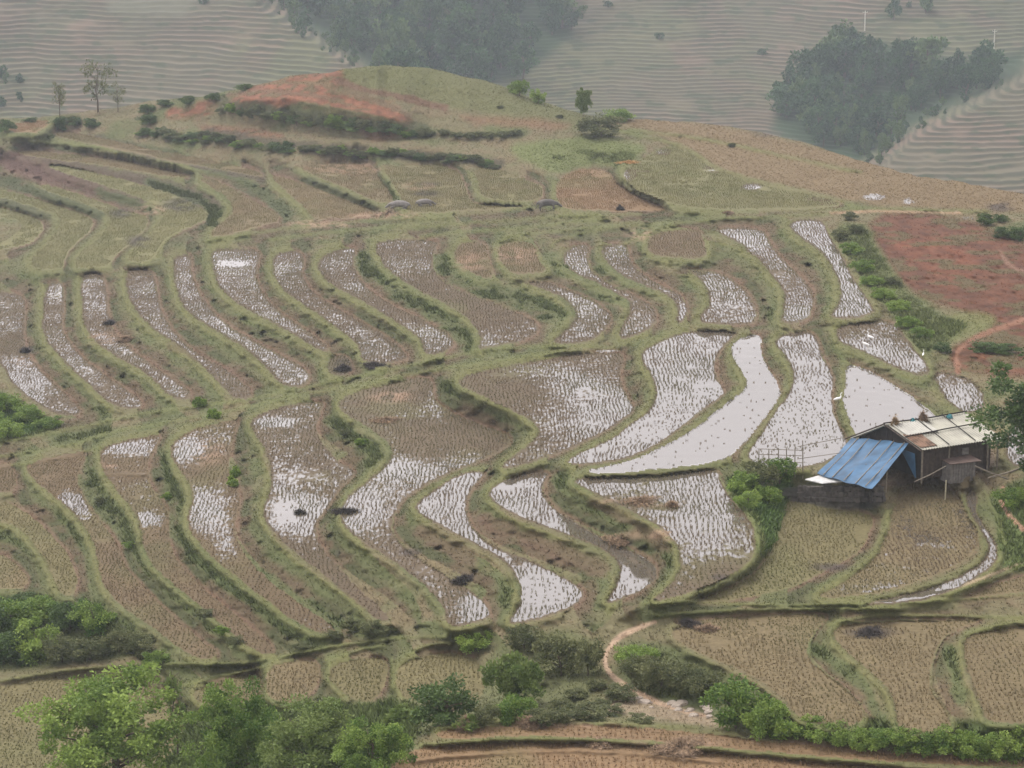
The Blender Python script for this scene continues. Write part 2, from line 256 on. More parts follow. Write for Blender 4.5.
def stroke(pts, wd, c, amt=1.):
    p = smooth_poly(pts, False); w = window(p[:,0].min(), p[:,0].max(), p[:,1].min(), p[:,1].max(), wd+4)
    d = np.full(U[w].shape, 99.)
    for a, b in zip(p[:-1], p[1:]): d = np.minimum(d, seg_dist(U[w], V[w], a, b)[0])
    m = ss(wd, wd*.35, d+(fbm(wx[w]/1.5, wy[w]/2, 33)-.5)*wd*1.2)*amt*(FID[w] < 0)
    C[w] = mixc(C[w], col(c), m); return w, m
RED = (.130, .050, .027); RED2 = (.098, .040, .023); GRS = (.125, .135, .050); LSH = (.060, .105, .028)
region([(600,117),(700,119),(850,156),(1024,191),(1144,200),(1144,214),(1000,213),(870,207),(826,194),(750,180),(716,168),(690,150),(640,128)], (.152,.112,.062), 1, 4)
region([(330,85),(345,60),(430,60),(500,78),(570,105),(605,125),(620,140),(540,125),(450,108),(380,94)], (.105,.108,.046), .9, 5)
region([(505,145),(560,137),(620,138),(652,148),(622,165),(585,165),(555,176),(520,160)], (.115,.135,.048), .9, 4)
region([(868,212),(960,214),(1000,232),(1024,245),(1144,250),(1144,345),(1024,340),(985,322),(940,303),(905,288),(890,262),(870,240)], RED2, .95, 5)
region([(880,232),(950,240),(985,262),(960,280),(905,262)], RED, .7, 6)
region([(975,335),(1024,320),(1144,315),(1144,390),(1000,375),(955,372),(945,350)], RED2, .9, 4)
region([(940,310),(985,312),(1000,322),(960,342),(935,345)], GRS, .8, 4)
region([(165,110),(240,96),(250,84),(300,70),(345,70),(340,85),(332,92),(390,100),(412,118),(404,131),(380,124),(330,107),(250,104),(200,114),(180,118)], (.158,.070,.040), 1, 4, 1.4)
region([(190,124),(230,126),(287,134),(277,139),(215,134)], (.15,.075,.045), .85, 3)
region([(450,113),(500,117),(578,122),(562,131),(480,126)], (.16,.088,.052), .7, 4)
region([(355,128),(392,128),(402,140),(372,141)], (.16,.075,.045), .6, 4)
region([(0,150),(60,158),(85,180),(60,188),(0,172)], (.13,.078,.062), .85, 4)
region([(830,222),(868,222),(880,250),(905,290),(940,310),(975,325),(940,345),(925,360),(900,330),(880,300),(850,265)], (.085,.105,.038), .85, 5)
region([(-118,385),(0,388),(30,408),(62,424),(20,440),(-118,450)], LSH, .9, 5)
region([(722,474),(800,476),(785,505),(778,540),(757,560),(757,520),(730,495)], LSH, .85, 4)
region([(-118,585),(60,595),(110,605),(170,650),(60,668),(-118,680)], (.075,.095,.035), .8, 6)
region([(490,640),(600,622),(600,690),(560,720),(440,715),(480,700)], (.095,.105,.045), .8, 6)
region([(180,700),(420,700),(420,725),(370,860),(100,860)], (.07,.10,.03), .85, 8)
region([(610,640),(665,640),(720,665),(790,705),(800,745),(700,720),(625,690)], (.075,.092,.036), .85, 5)
region([(605,690),(640,690),(720,715),(730,735),(640,715),(600,712)], (.26,.20,.14), .75, 5, 1.2)
region([(790,716),(1144,724),(1144,768),(900,752),(800,738)], (.075,.105,.035), .8, 5)
region([(985,480),(1144,470),(1144,560),(1010,575),(995,560),(1000,530)], (.085,.115,.038), .85, 4)
region([(780,484),(880,490),(885,508),(830,509),(780,500)], (.060,.055,.048), .9, 3)
region([(865,446),(990,440),(1000,474),(890,490),(830,480)], (.12,.09,.065), .9, 5)
for p_, w_ in [([(362,262),(400,290),(440,315),(472,342)],13),([(440,262),(480,285),(520,300),(562,314)],15),([(548,255),(580,276),(625,300)],11),([(600,268),(650,290)],8),([(560,480),(610,492),(660,512),(690,545)],9),
    ([(150,495),(180,540),(220,575),(270,615),(320,640)],11),([(240,560),(300,600),(340,625)],7),([(70,470),(110,520),(160,570),(200,612),(235,645)],9),([(390,545),(430,590),(440,610)],10),([(330,420),(375,450)],10),([(165,455),(172,500)],10),([(85,460),(92,480)],9),([(0,130),(50,140)],8),
    ([(200,190),(250,205)],7),([(155,190),(200,200),(215,215)],9),([(445,385),(500,415)],9),([(815,650),(865,680),(880,725)],9),([(950,650),(960,700)],9)]:
    stroke(p_, w_, (.074,.096,.036), .65)
for p_, w_ in [([(485,520),(540,545),(600,570)],12),([(595,500),(640,525),(665,545)],11),([(420,530),(470,560)],11),([(20,165),(60,180)],9),([(170,345),(250,380)],6)]:
    stroke(p_, w_, (.105,.066,.045), .65)
stroke([(338,80),(362,90),(400,96),(445,108)], 5, (.12,.07,.045), .9)
C = mixc(C, col((.118,.118,.047)), np.clip(crest*1.1, 0, 1)*(.25+.5*n1)*np.where(both, 1, .7))
C = mixc(C, col((.118,.128,.046)), np.clip(rb*1.15, 0, 1)*(.4+.5*n1)*.9)
for p_, w_, c_ in [([(100,140),(160,153),(235,175),(262,192),(286,212)],8,(.062,.072,.030)),([(30,151),(75,166),(140,180),(190,191),(214,204)],9,(.072,.052,.036)),([(150,184),(190,194),(216,210),(212,222)],8,(.058,.072,.028)),
    ([(-20,150),(20,162),(60,177),(100,190),(140,204)],10,(.078,.046,.036)),([(100,192),(140,205),(152,212)],7,(.058,.07,.028)),([(-20,176),(20,186),(60,199),(100,213)],7,(.056,.064,.028)),([(-20,196),(20,205),(48,217)],6,(.06,.062,.03)),
    ([(310,182),(345,196),(372,208)],7,(.06,.066,.03)),([(350,162),(385,182),(396,200)],6,(.065,.078,.03)),([(270,200),(290,216)],5,(.07,.08,.035)),
    ([(218,103),(260,109),(330,119),(425,129)],8,(.062,.068,.034)),([(205,132),(300,146),(380,152),(500,162)],6,(.066,.056,.036)),([(60,134),(110,142),(160,157),(230,170),(262,180)],6,(.078,.062,.042)),
    ([(228,95),(262,90),(300,94),(335,99)],3,(.13,.085,.05)),([(255,84),(290,82),(330,84)],2.5,(.13,.10,.052)),([(345,90),(385,104),(410,116)],4,(.12,.088,.05)),([(300,104),(350,112),(395,122)],3.5,(.10,.10,.045))]: stroke(p_, w_, c_, .85)
rm_ = (C[..., 0] > C[..., 1]*1.7); fq = fbm(wx/.9, wy/1.4, 55)
C = np.where(rm_[..., None], C*(.45+1.1*fq)[..., None], C)
C = mixc(C, col((.095,.085,.042)), rm_*ss(.50, .62, fbm(wx/2.2, wy/2.5, 57))*.75)
PATHM = [([(655,622),(632,630),(612,642),(603,660),(612,678),(640,694),(670,708),(705,716)],3.2,(.36,.26,.18)),([(1024,530),(1008,515),(1000,500),(1003,488)],3.5,(.30,.18,.12)),([(958,372),(955,350),(985,332),(1024,320)],3.4,(.20,.105,.066)),
   ([(1000,252),(1010,268),(1040,275)],3,(.19,.115,.08)),([(880,602),(945,592),(985,577),(1024,562)],2.2,(.27,.21,.13)),([(830,213),(880,211),(960,213)],1.8,(.27,.19,.12))]
for p_, w_, c_ in PATHM: stroke(p_, w_, c_, .95)
WET = np.zeros(U.shape)
WBL = [(235,263,14,3,.5),(345,249,9,2,.6),(605,351,22,1.7,.7),(683,316,4,14,.3),(620,176,12,7,.4),(660,151,8,4,.4),(712,169,9,3,.4),(752,187,9,3,.8),(874,197,14,3.5,1.0),(912,201,10,4.5,1.0),(952,203,8,5,.7),(968,218,13,3,1.1),
 (130,448,32,9,.45),(190,455,16,20,.3),(275,422,22,5,.5),(205,515,22,24,.35),(225,550,14,25,.3),(300,515,35,20,.4),(285,480,20,40,.15),(150,520,16,10,.5),(80,505,18,14,.5),(65,500,10,12,.4),(500,485,14,6,.5),(525,484,10,3,.5),
 (700,495,50,60,.3),(595,485,40,8,.25),(660,418,60,25,.3),(800,430,60,60,.3),(1000,450,40,30,.2),(710,390,20,10,.3),(640,570,20,25,.2),(540,590,30,20,.15),(480,610,20,18,.4),(360,510,25,20,.4),(400,470,25,10,.2),(430,480,60,30,.12),
 (590,420,50,50,.2),(560,380,40,15,.1),(20,385,30,30,.25),(870,350,25,10,.4),(905,362,25,8,.35),(960,400,20,14,.4),(930,590,60,8,.3),(970,510,12,30,.3),(925,540,25,8,.3),(905,525,14,12,.2),(465,578,8,6,.5),(735,245,12,10,.2),(470,545,30,25,.25),(540,590,40,20,.2),(600,525,40,16,.3),(632,562,24,26,.3),(590,500,30,20,.2)]
DRY = [(720,180,130,30,.1),(215,395,20,30,.05),(130,330,18,10,.35),(430,300,50,20,.2),(470,310,60,15,.3),(640,240,30,20,.1),(205,470,25,14,.35),(160,560,60,50,.3),(240,600,60,50,.35),(350,590,35,30,.35),(330,363,20,12,.2),(600,500,20,10,.1),(20,345,22,10,.4),
 (380,405,40,20,.25),(440,440,60,20,.2),(500,385,40,15,.2),(845,330,30,6,.1),(640,535,25,6,.4),(510,565,45,6,.05),(400,385,30,8,.3),(420,300,22,22,.15),(740,575,60,18,.35),(655,505,35,5,.3),(210,610,60,40,.3),(460,570,20,20,.2)]
for k, (nm, h, wt, tone, poly) in enumerate(FL):
    w = SDS[k][0]; i = FID[w] == k
    c = np.array(T[tone]); cc = C[w]; jit = RNG.uniform(.93, 1.07)
    base = c[None, :]*jit*(.86+.30*n1[w][i][:, None])
    base = base*(1-.35*ss(.55, .8, n2[w][i])[:, None])+np.array((.125,.128,.055))*.35*ss(.55, .8, n2[w][i])[:, None]
    cc[i] = base; C[w] = cc
    ww = WET[w]; ww[i] = wt+(.34*(n2[w][i]-.52) if wt < .75 else .12*(n2[w][i]-.5))*(wt > .05)-(.05 if nm[0] in 'RH' and nm not in ('R1','R2') else .02 if nm in ('F5','F6') else 0); WET[w] = ww
infield = FID >= 0
for sgn, L in ((1, WBL), (-1, DRY)):
    for u, v, ru, rv, a in L:
        g = np.exp(-(((U-u)/ru)**2+((V-v)/rv)**2)**1.5); WET += sgn*a*g*np.where(infield | (sgn*a > .55), 1, 0)*(1 if sgn > 0 else 1)
full = np.zeros(U.shape)
for k, f in enumerate(FL):
    if f[2] >= 1: full[FID == k] = 1
WET = np.where(full > 0, 1.3, WET*np.where(infield, 1, ss(-1, 1, -np.minimum(D1, D2)+99)))
edge = np.where(infield, ss(.2, 2.2, FIN), 1)
WET = np.clip(WET*np.where(full > 0, 1, edge), 0, 1.3)
for u, v, ru, rv in [(870,632,26,6),(140,241,14,6),(343,366,10,8),(110,322,7,4),(27,350,8,4),(120,213,12,5),(180,205,18,7),(425,193,16,3),(428,184,12,2),(695,624,10,4),(1000,207,14,5),(765,133,14,3.5),(620,543,25,3),(720,577,9,3),(350,510,14,5),(410,552,12,4),(338,553,3,3),(195,510,5,3),(830,567,20,4)]:
    g = np.exp(-(((U-u)/ru)**2+((V-v)/rv)**2)**2)*ss(.3, .5, n1); C = mixc(C, col((.052,.042,.038)), g*.75)   # burnt straw and dug earth
for u, v, ru, rv in [(640,502,40,5),(655,535,35,6),(390,398,22,5),(395,394,14,4),(515,255,22,9),(470,262,16,9),(345,168,40,7),(640,235,14,7),(205,452,20,12),(105,338,16,6),(25,362,12,5),(420,186,16,4),(320,224,35,4),(380,215,40,4),(110,465,10,3),(560,725,60,3),(680,742,50,5),(150,210,15,5)]:
    g = np.exp(-(((U-u)/ru)**2+((V-v)/rv)**2)**2)*ss(.35, .55, n3*.5+n1*.5); C = mixc(C, col((.27,.185,.125)), g*.7)  # loose straw
# ------------------------------------------------------------------ materials
def new_mat(name):
    m = bpy.data.materials.new(name); m.use_nodes = True; nt = m.node_tree
    b = nt.nodes['Principled BSDF']; b.inputs['Specular IOR Level'].default_value = .25
    return m, nt, b
def N(nt, t, **k):
    n = nt.nodes.new(t)
    for a, v in k.items():
        if a in n.inputs: n.inputs[a].default_value = v
        else: setattr(n, a, v)
    return n
def mat_plain(name, c, rough=.8, var=.25, scale=3., metal=0., spec=.25, bump=0., sss=0.):
    m, nt, b = new_mat(name); L = nt.links
    tc = N(nt, 'ShaderNodeTexCoord'); nz = N(nt, 'ShaderNodeTexNoise'); nz.inputs['Scale'].default_value = scale; nz.inputs['Detail'].default_value = 5
    L.new(tc.outputs['Object'], nz.inputs['Vector'])
    r = N(nt, 'ShaderNodeMapRange'); r.inputs['From Min'].default_value = .3; r.inputs['From Max'].default_value = .7; r.inputs['To Min'].default_value = 1-var; r.inputs['To Max'].default_value = 1+var
    L.new(nz.outputs['Fac'], r.inputs['Value'])
    mx = N(nt, 'ShaderNodeVectorMath', operation='SCALE'); mx.inputs[0].default_value = c; L.new(r.outputs[0], mx.inputs['Scale'])
    L.new(mx.outputs[0], b.inputs['Base Color']); b.inputs['Roughness'].default_value = rough; b.inputs['Metallic'].default_value = metal; b.inputs['Specular IOR Level'].default_value = spec
    if bump:
        bp = N(nt, 'ShaderNodeBump'); bp.inputs['Strength'].default_value = bump; bp.inputs['Distance'].default_value = .05; L.new(nz.outputs['Fac'], bp.inputs['Height']); L.new(bp.outputs[0], b.inputs['Normal'])
    return m
def mat_attr(name, rough=.9, var=.3, scale=2.5, bump=.6, wet=False):
    m, nt, b = new_mat(name); L = nt.links
    at = N(nt, 'ShaderNodeAttribute', attribute_name='Col'); geo = N(nt, 'ShaderNodeNewGeometry')
    nz = N(nt, 'ShaderNodeTexNoise'); nz.inputs['Scale'].default_value = scale; nz.inputs['Detail'].default_value = 6; nz.inputs['Roughness'].default_value = .7; L.new(geo.outputs['Position'], nz.inputs['Vector'])
    r = N(nt, 'ShaderNodeMapRange'); r.inputs['From Min'].default_value = .3; r.inputs['From Max'].default_value = .7; r.inputs['To Min'].default_value = 1-var; r.inputs['To Max'].default_value = 1+var; L.new(nz.outputs['Fac'], r.inputs['Value'])
    mx = N(nt, 'ShaderNodeVectorMath', operation='SCALE'); L.new(at.outputs['Color'], mx.inputs[0]); L.new(r.outputs[0], mx.inputs['Scale'])
    bp = N(nt, 'ShaderNodeBump'); bp.inputs['Strength'].default_value = bump; bp.inputs['Distance'].default_value = .12; L.new(nz.outputs['Fac'], bp.inputs['Height'])
    b.inputs['Roughness'].default_value = rough; b.inputs['Specular IOR Level'].default_value = .15
    L.new(mx.outputs[0], b.inputs['Base Color']); L.new(bp.outputs[0], b.inputs['Normal'])
    if wet:
        wa = N(nt, 'ShaderNodeAttribute', attribute_name='Wet')
        n2_ = N(nt, 'ShaderNodeTexNoise'); n2_.inputs['Scale'].default_value = 1.5; n2_.inputs['Detail'].default_value = 5; n2_.inputs['Roughness'].default_value = .65; L.new(geo.outputs['Position'], n2_.inputs['Vector'])
        mp = N(nt, 'ShaderNodeMapping'); mp.inputs['Scale'].default_value = (4.2, 1.3, 1); L.new(geo.outputs['Position'], mp.inputs['Vector'])
        n3_ = N(nt, 'ShaderNodeTexNoise'); n3_.inputs['Scale'].default_value = 1.0; n3_.inputs['Detail'].default_value = 3; L.new(mp.outputs[0], n3_.inputs['Vector'])
        a0 = N(nt, 'ShaderNodeMath', operation='ADD'); L.new(n3_.outputs['Fac'], a0.inputs[0]); L.new(n2_.outputs['Fac'], a0.inputs[1])
        a1 = N(nt, 'ShaderNodeMath', operation='MULTIPLY_ADD'); L.new(a0.outputs[0], a1.inputs[0]); a1.inputs[1].default_value = .9; L.new(wa.outputs['Fac'], a1.inputs[2])
        mr = N(nt, 'ShaderNodeMapRange', interpolation_type='SMOOTHSTEP'); mr.inputs['From Min'].default_value = 1.37; mr.inputs['From Max'].default_value = 1.60; L.new(a1.outputs[0], mr.inputs['Value'])
        wb = N(nt, 'ShaderNodeBsdfPrincipled'); wb.inputs['Base Color'].default_value = (.11, .095, .075, 1); wb.inputs['Roughness'].default_value = .06; wb.inputs['IOR'].default_value = WATER_IOR; wb.inputs['Specular IOR Level'].default_value = .5
        ms = N(nt, 'ShaderNodeMixShader'); L.new(mr.outputs[0], ms.inputs[0]); L.new(b.outputs[0], ms.inputs[1]); L.new(wb.outputs[0], ms.inputs[2])
        rp = N(nt, 'ShaderNodeTexNoise'); rp.inputs['Scale'].default_value = 7; L.new(geo.outputs['Position'], rp.inputs['Vector'])
        b2 = N(nt, 'ShaderNodeBump'); b2.inputs['Strength'].default_value = .05; b2.inputs['Distance'].default_value = .02; L.new(rp.outputs['Fac'], b2.inputs['Height']); L.new(b2.outputs[0], wb.inputs['Normal'])
        # wet mud is darker between the puddles
        L.new(ms.outputs[0], nt.nodes['Material Output'].inputs['Surface'])
    return m
WATER_IOR = 2.4
def mat_leaf(name, c, c2, trans=.25):
    m, nt, b = new_mat(name); L = nt.links
    at = N(nt, 'ShaderNodeAttribute', attribute_name='tint'); oi = N(nt, 'ShaderNodeObjectInfo')
    ad = N(nt, 'ShaderNodeMath', operation='MULTIPLY_ADD'); L.new(oi.outputs['Random'], ad.inputs[0]); ad.inputs[1].default_value = .35; L.new(at.outputs['Fac'], ad.inputs[2])
    mx = N(nt, 'ShaderNodeMix', data_type='RGBA'); L.new(ad.outputs[0], mx.inputs[0]); mx.inputs[6].default_value = c+(1,); mx.inputs[7].default_value = c2+(1,)
    L.new(mx.outputs[2], b.inputs['Base Color']); b.inputs['Roughness'].default_value = .6; b.inputs['Specular IOR Level'].default_value = .2
    tr = N(nt, 'ShaderNodeBsdfTranslucent'); L.new(mx.outputs[2], tr.inputs[0]); ms = N(nt, 'ShaderNodeMixShader'); ms.inputs[0].default_value = trans
    L.new(b.outputs[0], ms.inputs[1]); L.new(tr.outputs[0], ms.inputs[2]); L.new(ms.outputs[0], nt.nodes['Material Output'].inputs['Surface'])
    return m
M_GR = mat_attr('hillside_earth_and_grass'); M_FD = mat_attr('paddy_mud', wet=True, bump=.15, scale=4)
M_BLADE = mat_attr('straw_and_grass_blades', bump=0, var=.15)
M_FAR = mat_attr('far_terraces', scale=.25, var=.12, bump=.3)
# ------------------------------------------------------------------ mesh building
def mesh_np(name, verts, faces, mat, parent=None, attrs=None, smooth=False, link=True):
    me = bpy.data.meshes.new(name); verts = np.asarray(verts, np.float32); faces = np.asarray(faces, np.int32); k = faces.shape[1]
    me.vertices.add(len(verts)); me.vertices.foreach_set('co', verts.ravel())
    me.loops.add(faces.size); me.loops.foreach_set('vertex_index', faces.ravel())
    me.polygons.add(len(faces)); me.polygons.foreach_set('loop_start', np.arange(0, faces.size, k, dtype=np.int32))
    me.update(calc_edges=True)
    if smooth: me.polygons.foreach_set('use_smooth', np.ones(len(faces), bool))
    for an, (ty, dat) in (attrs or {}).items():
        a = me.attributes.new(an, ty, 'POINT')
        if ty == 'FLOAT_COLOR':
            d = np.ones((len(verts), 4), np.float32); d[:, :3] = dat; a.data.foreach_set('color', d.ravel())
        else: a.data.foreach_set('value', np.asarray(dat, np.float32).ravel())
    if mat: me.materials.append(mat)
    if not link: return me
    o = bpy.data.objects.new(name, me); COL.objects.link(o)
    if parent: o.parent = parent
    return o
def sub_grid(mask_faces, Wd, attrs, name, mat, smooth=True):
    r, c = np.where(mask_faces); nc = Wd.shape[1]
    q = np.stack([r*nc+c, (r+1)*nc+c, (r+1)*nc+c+1, r*nc+c+1], -1)
    uq, inv = np.unique(q.ravel(), return_inverse=True)
    at = {k: (ty, d.reshape(-1, d.shape[-1])[uq] if ty == 'FLOAT_COLOR' else d.reshape(-1)[uq]) for k, (ty, d) in attrs.items()}
    return mesh_np(name, Wd.reshape(-1, 3)[uq], inv.reshape(-1, 4), mat, attrs=at, smooth=smooth)
fmaj = FID[:-1, :-1].copy(); fb = np.stack([FID[:-1, :-1], FID[1:, :-1], FID[1:, 1:], FID[:-1, 1:]])
fmaj = np.where((fb == fb[0]).all(0), fb[0], -1)
A = {'Col': ('FLOAT_COLOR', C), 'Wet': ('FLOAT', WET)}
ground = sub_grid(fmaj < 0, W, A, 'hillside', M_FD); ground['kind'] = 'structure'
for k, f in enumerate(FL):
    m = fmaj == k
    if m.sum() < 4: continue
    o = sub_grid(m, W, A, 'rice_paddy', M_FD); o['kind'] = 'structure'
# back side of the spur, beyond its skyline, down to the valley; flanks too
def strip(name, rings, mat, colr):
    R = np.stack(rings, 0); r, c = R.shape[:2]
    C_ = np.zeros((r, c, 3)); C_[:] = colr; C_ *= (.8+.4*fbm(R[..., 0]/9, R[..., 1]/9, 5))[..., None]
    o = sub_grid(np.ones((r-1, c-1), bool), R, {'Col': ('FLOAT_COLOR', C_)}, name, mat); o['kind'] = 'structure'; return o
top = W[0]; hd = top[:, :2]/np.linalg.norm(top[:, :2], axis=1, keepdims=True)
def ring(base, dirs, dist, z): 
    q = base.copy(); q[:, :2] += dirs*dist; q[:, 2] = z(base[:, 2]) if callable(z) else z; return q
strip('back_slope', [top, ring(top, hd, 6, lambda z: z-1.6), ring(top, hd, 25, lambda z: z-11), ring(top, hd, 90, lambda z: z-42), ring(top, hd, 130, 2.0)], M_GR, (.10, .10, .045))
for nm, e, sx in (('left_flank', W[:, 0], -1), ('right_flank', W[:, -1], 1)):
    dd = np.zeros((len(e), 2)); dd[:, 0] = sx
    strip(nm, [e, ring(e, dd, 12, lambda z: z-2*(sx < 0)), ring(e, dd, 60, lambda z: z-14*(sx < 0)-2), ring(e, dd, 160, lambda z: z*0+(2 if sx < 0 else 50))], M_GR, (.105, .11, .048))
e = W[-1]; dd = np.zeros((len(e), 2)); dd[:, 1] = -1
strip('near_slope', [e, ring(e, dd, 10, lambda z: z-1), ring(e, dd, 40, lambda z: z-8), ring(e, dd, 120, 40)], M_GR, (.09, .11, .04))
# ------------------------------------------------------------------ scatter helpers
CO = W.reshape(-1, 3)
quad = np.stack(np.meshgrid(np.arange(NR-1), np.arange(NC-1), indexing='ij'), -1).reshape(-1, 2)
qa = W[:-1, :-1]; qb = W[1:, :-1]; qc = W[:-1, 1:]
area = (np.linalg.norm(np.cross(qb-qa, qc-qa), axis=-1))
def at_uv(u, v):
    """world point on the hillside for picture coordinates, interpolated from the grid"""
    c = np.clip((np.asarray(u, float)-U0)/(U1-U0)*(NC-1), 0, NC-1.001); ci = c.astype(int); cf = c-ci
    vt = vr[ci]*(1-cf)+vr[np.minimum(ci+1, NC-1)]*cf
    r = np.clip((np.asarray(v, float)-vt)/(VB-vt)*(NR-1), 0, NR-1.001); ri = r.astype(int); rf = r-ri
    cf = cf[..., None]; rf = rf[..., None]
    return (W[ri, ci]*(1-cf)+W[ri, ci+1]*cf)*(1-rf)+(W[ri+1, ci]*(1-cf)+W[ri+1, ci+1]*cf)*rf, ri, ci
def sample_cells(density):                  # density per m2 for each cell
    lam = density*area; n = RNG.poisson(lam); r, c = np.where(n > 0); k = n[r, c]
    r = np.repeat(r, k); c = np.repeat(c, k); a = RNG.random((len(r), 1)); b = RNG.random((len(r), 1))
    p = (W[r, c]*(1-a)+W[r+1, c]*a)*(1-b)+(W[r, c+1]*(1-a)+W[r+1, c+1]*a)*b
    return p, r, c
def blades(p, hgt, wid, lean, colr, nb):
    """nb pointed blades per point; returns verts, tris, colours"""
    n = len(p); p = np.repeat(p, nb, 0); hgt = np.repeat(hgt, nb)*RNG.uniform(.6, 1.15, n*nb); wid = np.repeat(wid, nb); cc = np.repeat(colr, nb, 0)*RNG.uniform(.75, 1.25, (n*nb, 1))
    a = RNG.uniform(0, 2*math.pi, n*nb); off = np.stack([np.cos(a), np.sin(a), a*0], -1)*wid[:, None]*RNG.uniform(.2, 1.3, (n*nb, 1)); a2 = RNG.uniform(0, math.pi, n*nb)
    side = np.stack([np.cos(a2), np.sin(a2), a2*0], -1)*(wid*.5)[:, None]
    tip = p+off*(1+lean)+np.stack([np.cos(a)*lean*hgt, np.sin(a)*lean*hgt, hgt], -1)
    b0 = p+off; v = np.stack([b0-side, b0+side, tip], 1).reshape(-1, 3); v[:, 2] -= 0
    return v, np.arange(len(v)).reshape(-1, 3), np.repeat(cc, 3, 0)
def vis_ok(p, pad=30):
    a = p[:, 0]/(p[:, 1]*CP-(p[:, 2]-ZC)*SP)*F; return np.abs(a) < 512+pad
# rice stubble: in planted rows across each paddy (regular but wandering), one stuff object
SV = []; SC = []
for k, f in enumerate(FL):
    m = (FID == k); 
    if not m.any(): continue
    X = W[m]; x0, x1 = X[:, 0].min(), X[:, 0].max(); y0, y1 = X[:, 1].min(), X[:, 1].max()
    wetf = f[2] > .38; sp = .27 if wetf else .235; spy = sp*(1.4 if wetf else 1.25)
    gx, gy = np.meshgrid(np.arange(x0, x1, sp), np.arange(y0, y1, spy)); gx = gx.ravel(); gy = gy.ravel()
    gx = gx+1.3*(fbm(gx/9, gy/9, 51+k)-.5)+.35*(vn(gx/1.3, gy/1.8, 52)-.5)+RNG.normal(0, .028, len(gx)); gy = gy+1.2*(fbm(gx/8, gy/8, 61+k)-.5)+RNG.normal(0, .05, len(gy))
    z = ZC-f[1]
    dep = gy*CP-(z-ZC)*SP; u = 512+gx/dep*F; v = 384-(gy*SP+(z-ZC)*CP)/dep*F
    _, ri, ci = at_uv(u, v); ok = (FID[ri, ci] == k) & (FID[ri+1, ci+1] == k) & (np.abs(u-512) < 560) & (v < 800)
    wetv = WET[ri, ci]; ok &= RNG.random(len(u)) < (.04 if f[2] >= 1 else np.where(wetv > .95, .45, .97)*ss(.18, .36, fbm(gx/2.6, gy/4, 83)))
    gx, gy, ri, ci = gx[ok], gy[ok], ri[ok], ci[ok]
    p = np.stack([gx, gy, np.full(len(gx), z-.01)], -1); n = len(p)
    wv = WET[ri, ci]
    g = ss(.4, .65, fbm(gx/5, gy/7, 77))[:, None]
    cc = np.where(wv[:, None] > .3, np.array((.185, .140, .090)), C[ri, ci]*1.45)
    cc = cc*(1-.4*g)+np.array((.120, .140, .050))*.4*g
    hh = np.where(wv > .3, .14, .12)*RNG.uniform(.6, 1.4, n)*np.where(wv > 1.0, .8, 1.1)
    v_, t_, c_ = blades(p, hh, np.where(wv > .3, .050, .055), .2, cc, 5); SV.append(v_); SC.append(c_)
SV = np.concatenate(SV); SC = np.concatenate(SC)
st = mesh_np('rice_stubble', SV, np.arange(len(SV)).reshape(-1, 3), M_BLADE, attrs={'Col': ('FLOAT_COLOR', SC)})
st['kind'] = 'stuff'; st['label'] = 'cut rice stubble standing in rows in the wet and dry paddies'; st['category'] = 'stubble'
# bank grass
redm = (C[..., 0] > C[..., 1]*1.9)
lush_ = (C[..., 1] > C[..., 0]*1.13)
dens = np.where(bank, 16.0+14*lush_, 0.)*np.where(redm, .15, 1)*(.4+1.2*n1); dens = dens*np.where((U > -20) & (U < 1044) & (V < 800), 1, .15)
lush = (C[..., 1] > C[..., 0]*1.15)
p, r, c = sample_cells(dens[:-1, :-1])
n = len(p); L_ = lush[r, c]; R_ = rb[r, c]+crest[r, c]
hg = np.where(L_, .30, .12)*RNG.uniform(.5, 1.4, n)*np.where(R_ > .4, .8, 1)
cc = C[r, c]*RNG.uniform(.95, 1.7, (n, 1)); v_, t_, c_ = blades(p-np.array((0, 0, .03)), hg, np.where(L_, .11, .07), .5, cc, 3)
bg = mesh_np('bank_grass', v_, t_, M_BLADE, attrs={'Col': ('FLOAT_COLOR', c_)}); bg['kind'] = 'stuff'; bg['label'] = 'short grass growing on the terrace banks and bunds'; bg['category'] = 'grass'
print('stubble tris', len(SV)//3, 'grass tris', len(t_))
#@@FAR
# ------------------------------------------------------------------ far hillsides with terraces
fu = np.linspace(-170, 1194, 560); fv = np.linspace(-150, 235, 560)
FU, FV = np.meshgrid(fu, fv)
spur = ss(-14, 14, sdf(np.array([(1250,40),(1024,70),(960,104),(905,130),(862,176),(840,300),(1250,300)], float), FU, FV))
lefth = ss(-14, 14, sdf(np.array([(-400,-200),(240,-200),(268,0),(300,18),(362,60),(420,110),(440,300),(-400,300)], float), FU, FV))
def FD(u, v):
    d = 560+(235-v)/235*235
    d = d+16*np.sin(u/95+.6+v/400)+4*np.sin(u/41+1.7-v/300)+1.6*np.sin(u/23+v/200)+16*(fbm(u/120+7, v/300, 91)-.5)
    return d
D = FD(FU, FV)-60*spur-75*lefth
D = D-spur*.8*(FD(FU, FV)-(560+(235-FV)))
dx, dy, dz = rays(FU, FV); X = dx/dy*D; Z0 = ZC+dz/dy*D
kq = .0180
def q_of(z): return np.log(.62+kq*np.clip(z-20, -18, 200))/kq
def z_of(q_): return 20+(np.exp(q_*kq)-.62)/kq
q0 = q_of(Z0); q = q0+.25*(fbm(FU/90, FV/40, 92)-.5)+.22*(vn(FU/9, FV/12, 94)-.5)+.9*(vn(FU/60, FV/18, 97)-.5); fl = np.floor(q); fr = q-fl
Z = Z0+z_of(fl+ss(.38, .86, fr)+.10*fr)-z_of(q)
FW = np.stack([X, D, Z], -1)
nn = fbm(X/14, D/30, 95); nb_ = fbm(X/50, D/90, 96)
rise = ss(.40, .60, fr)*(1-ss(.80, .96, fr))
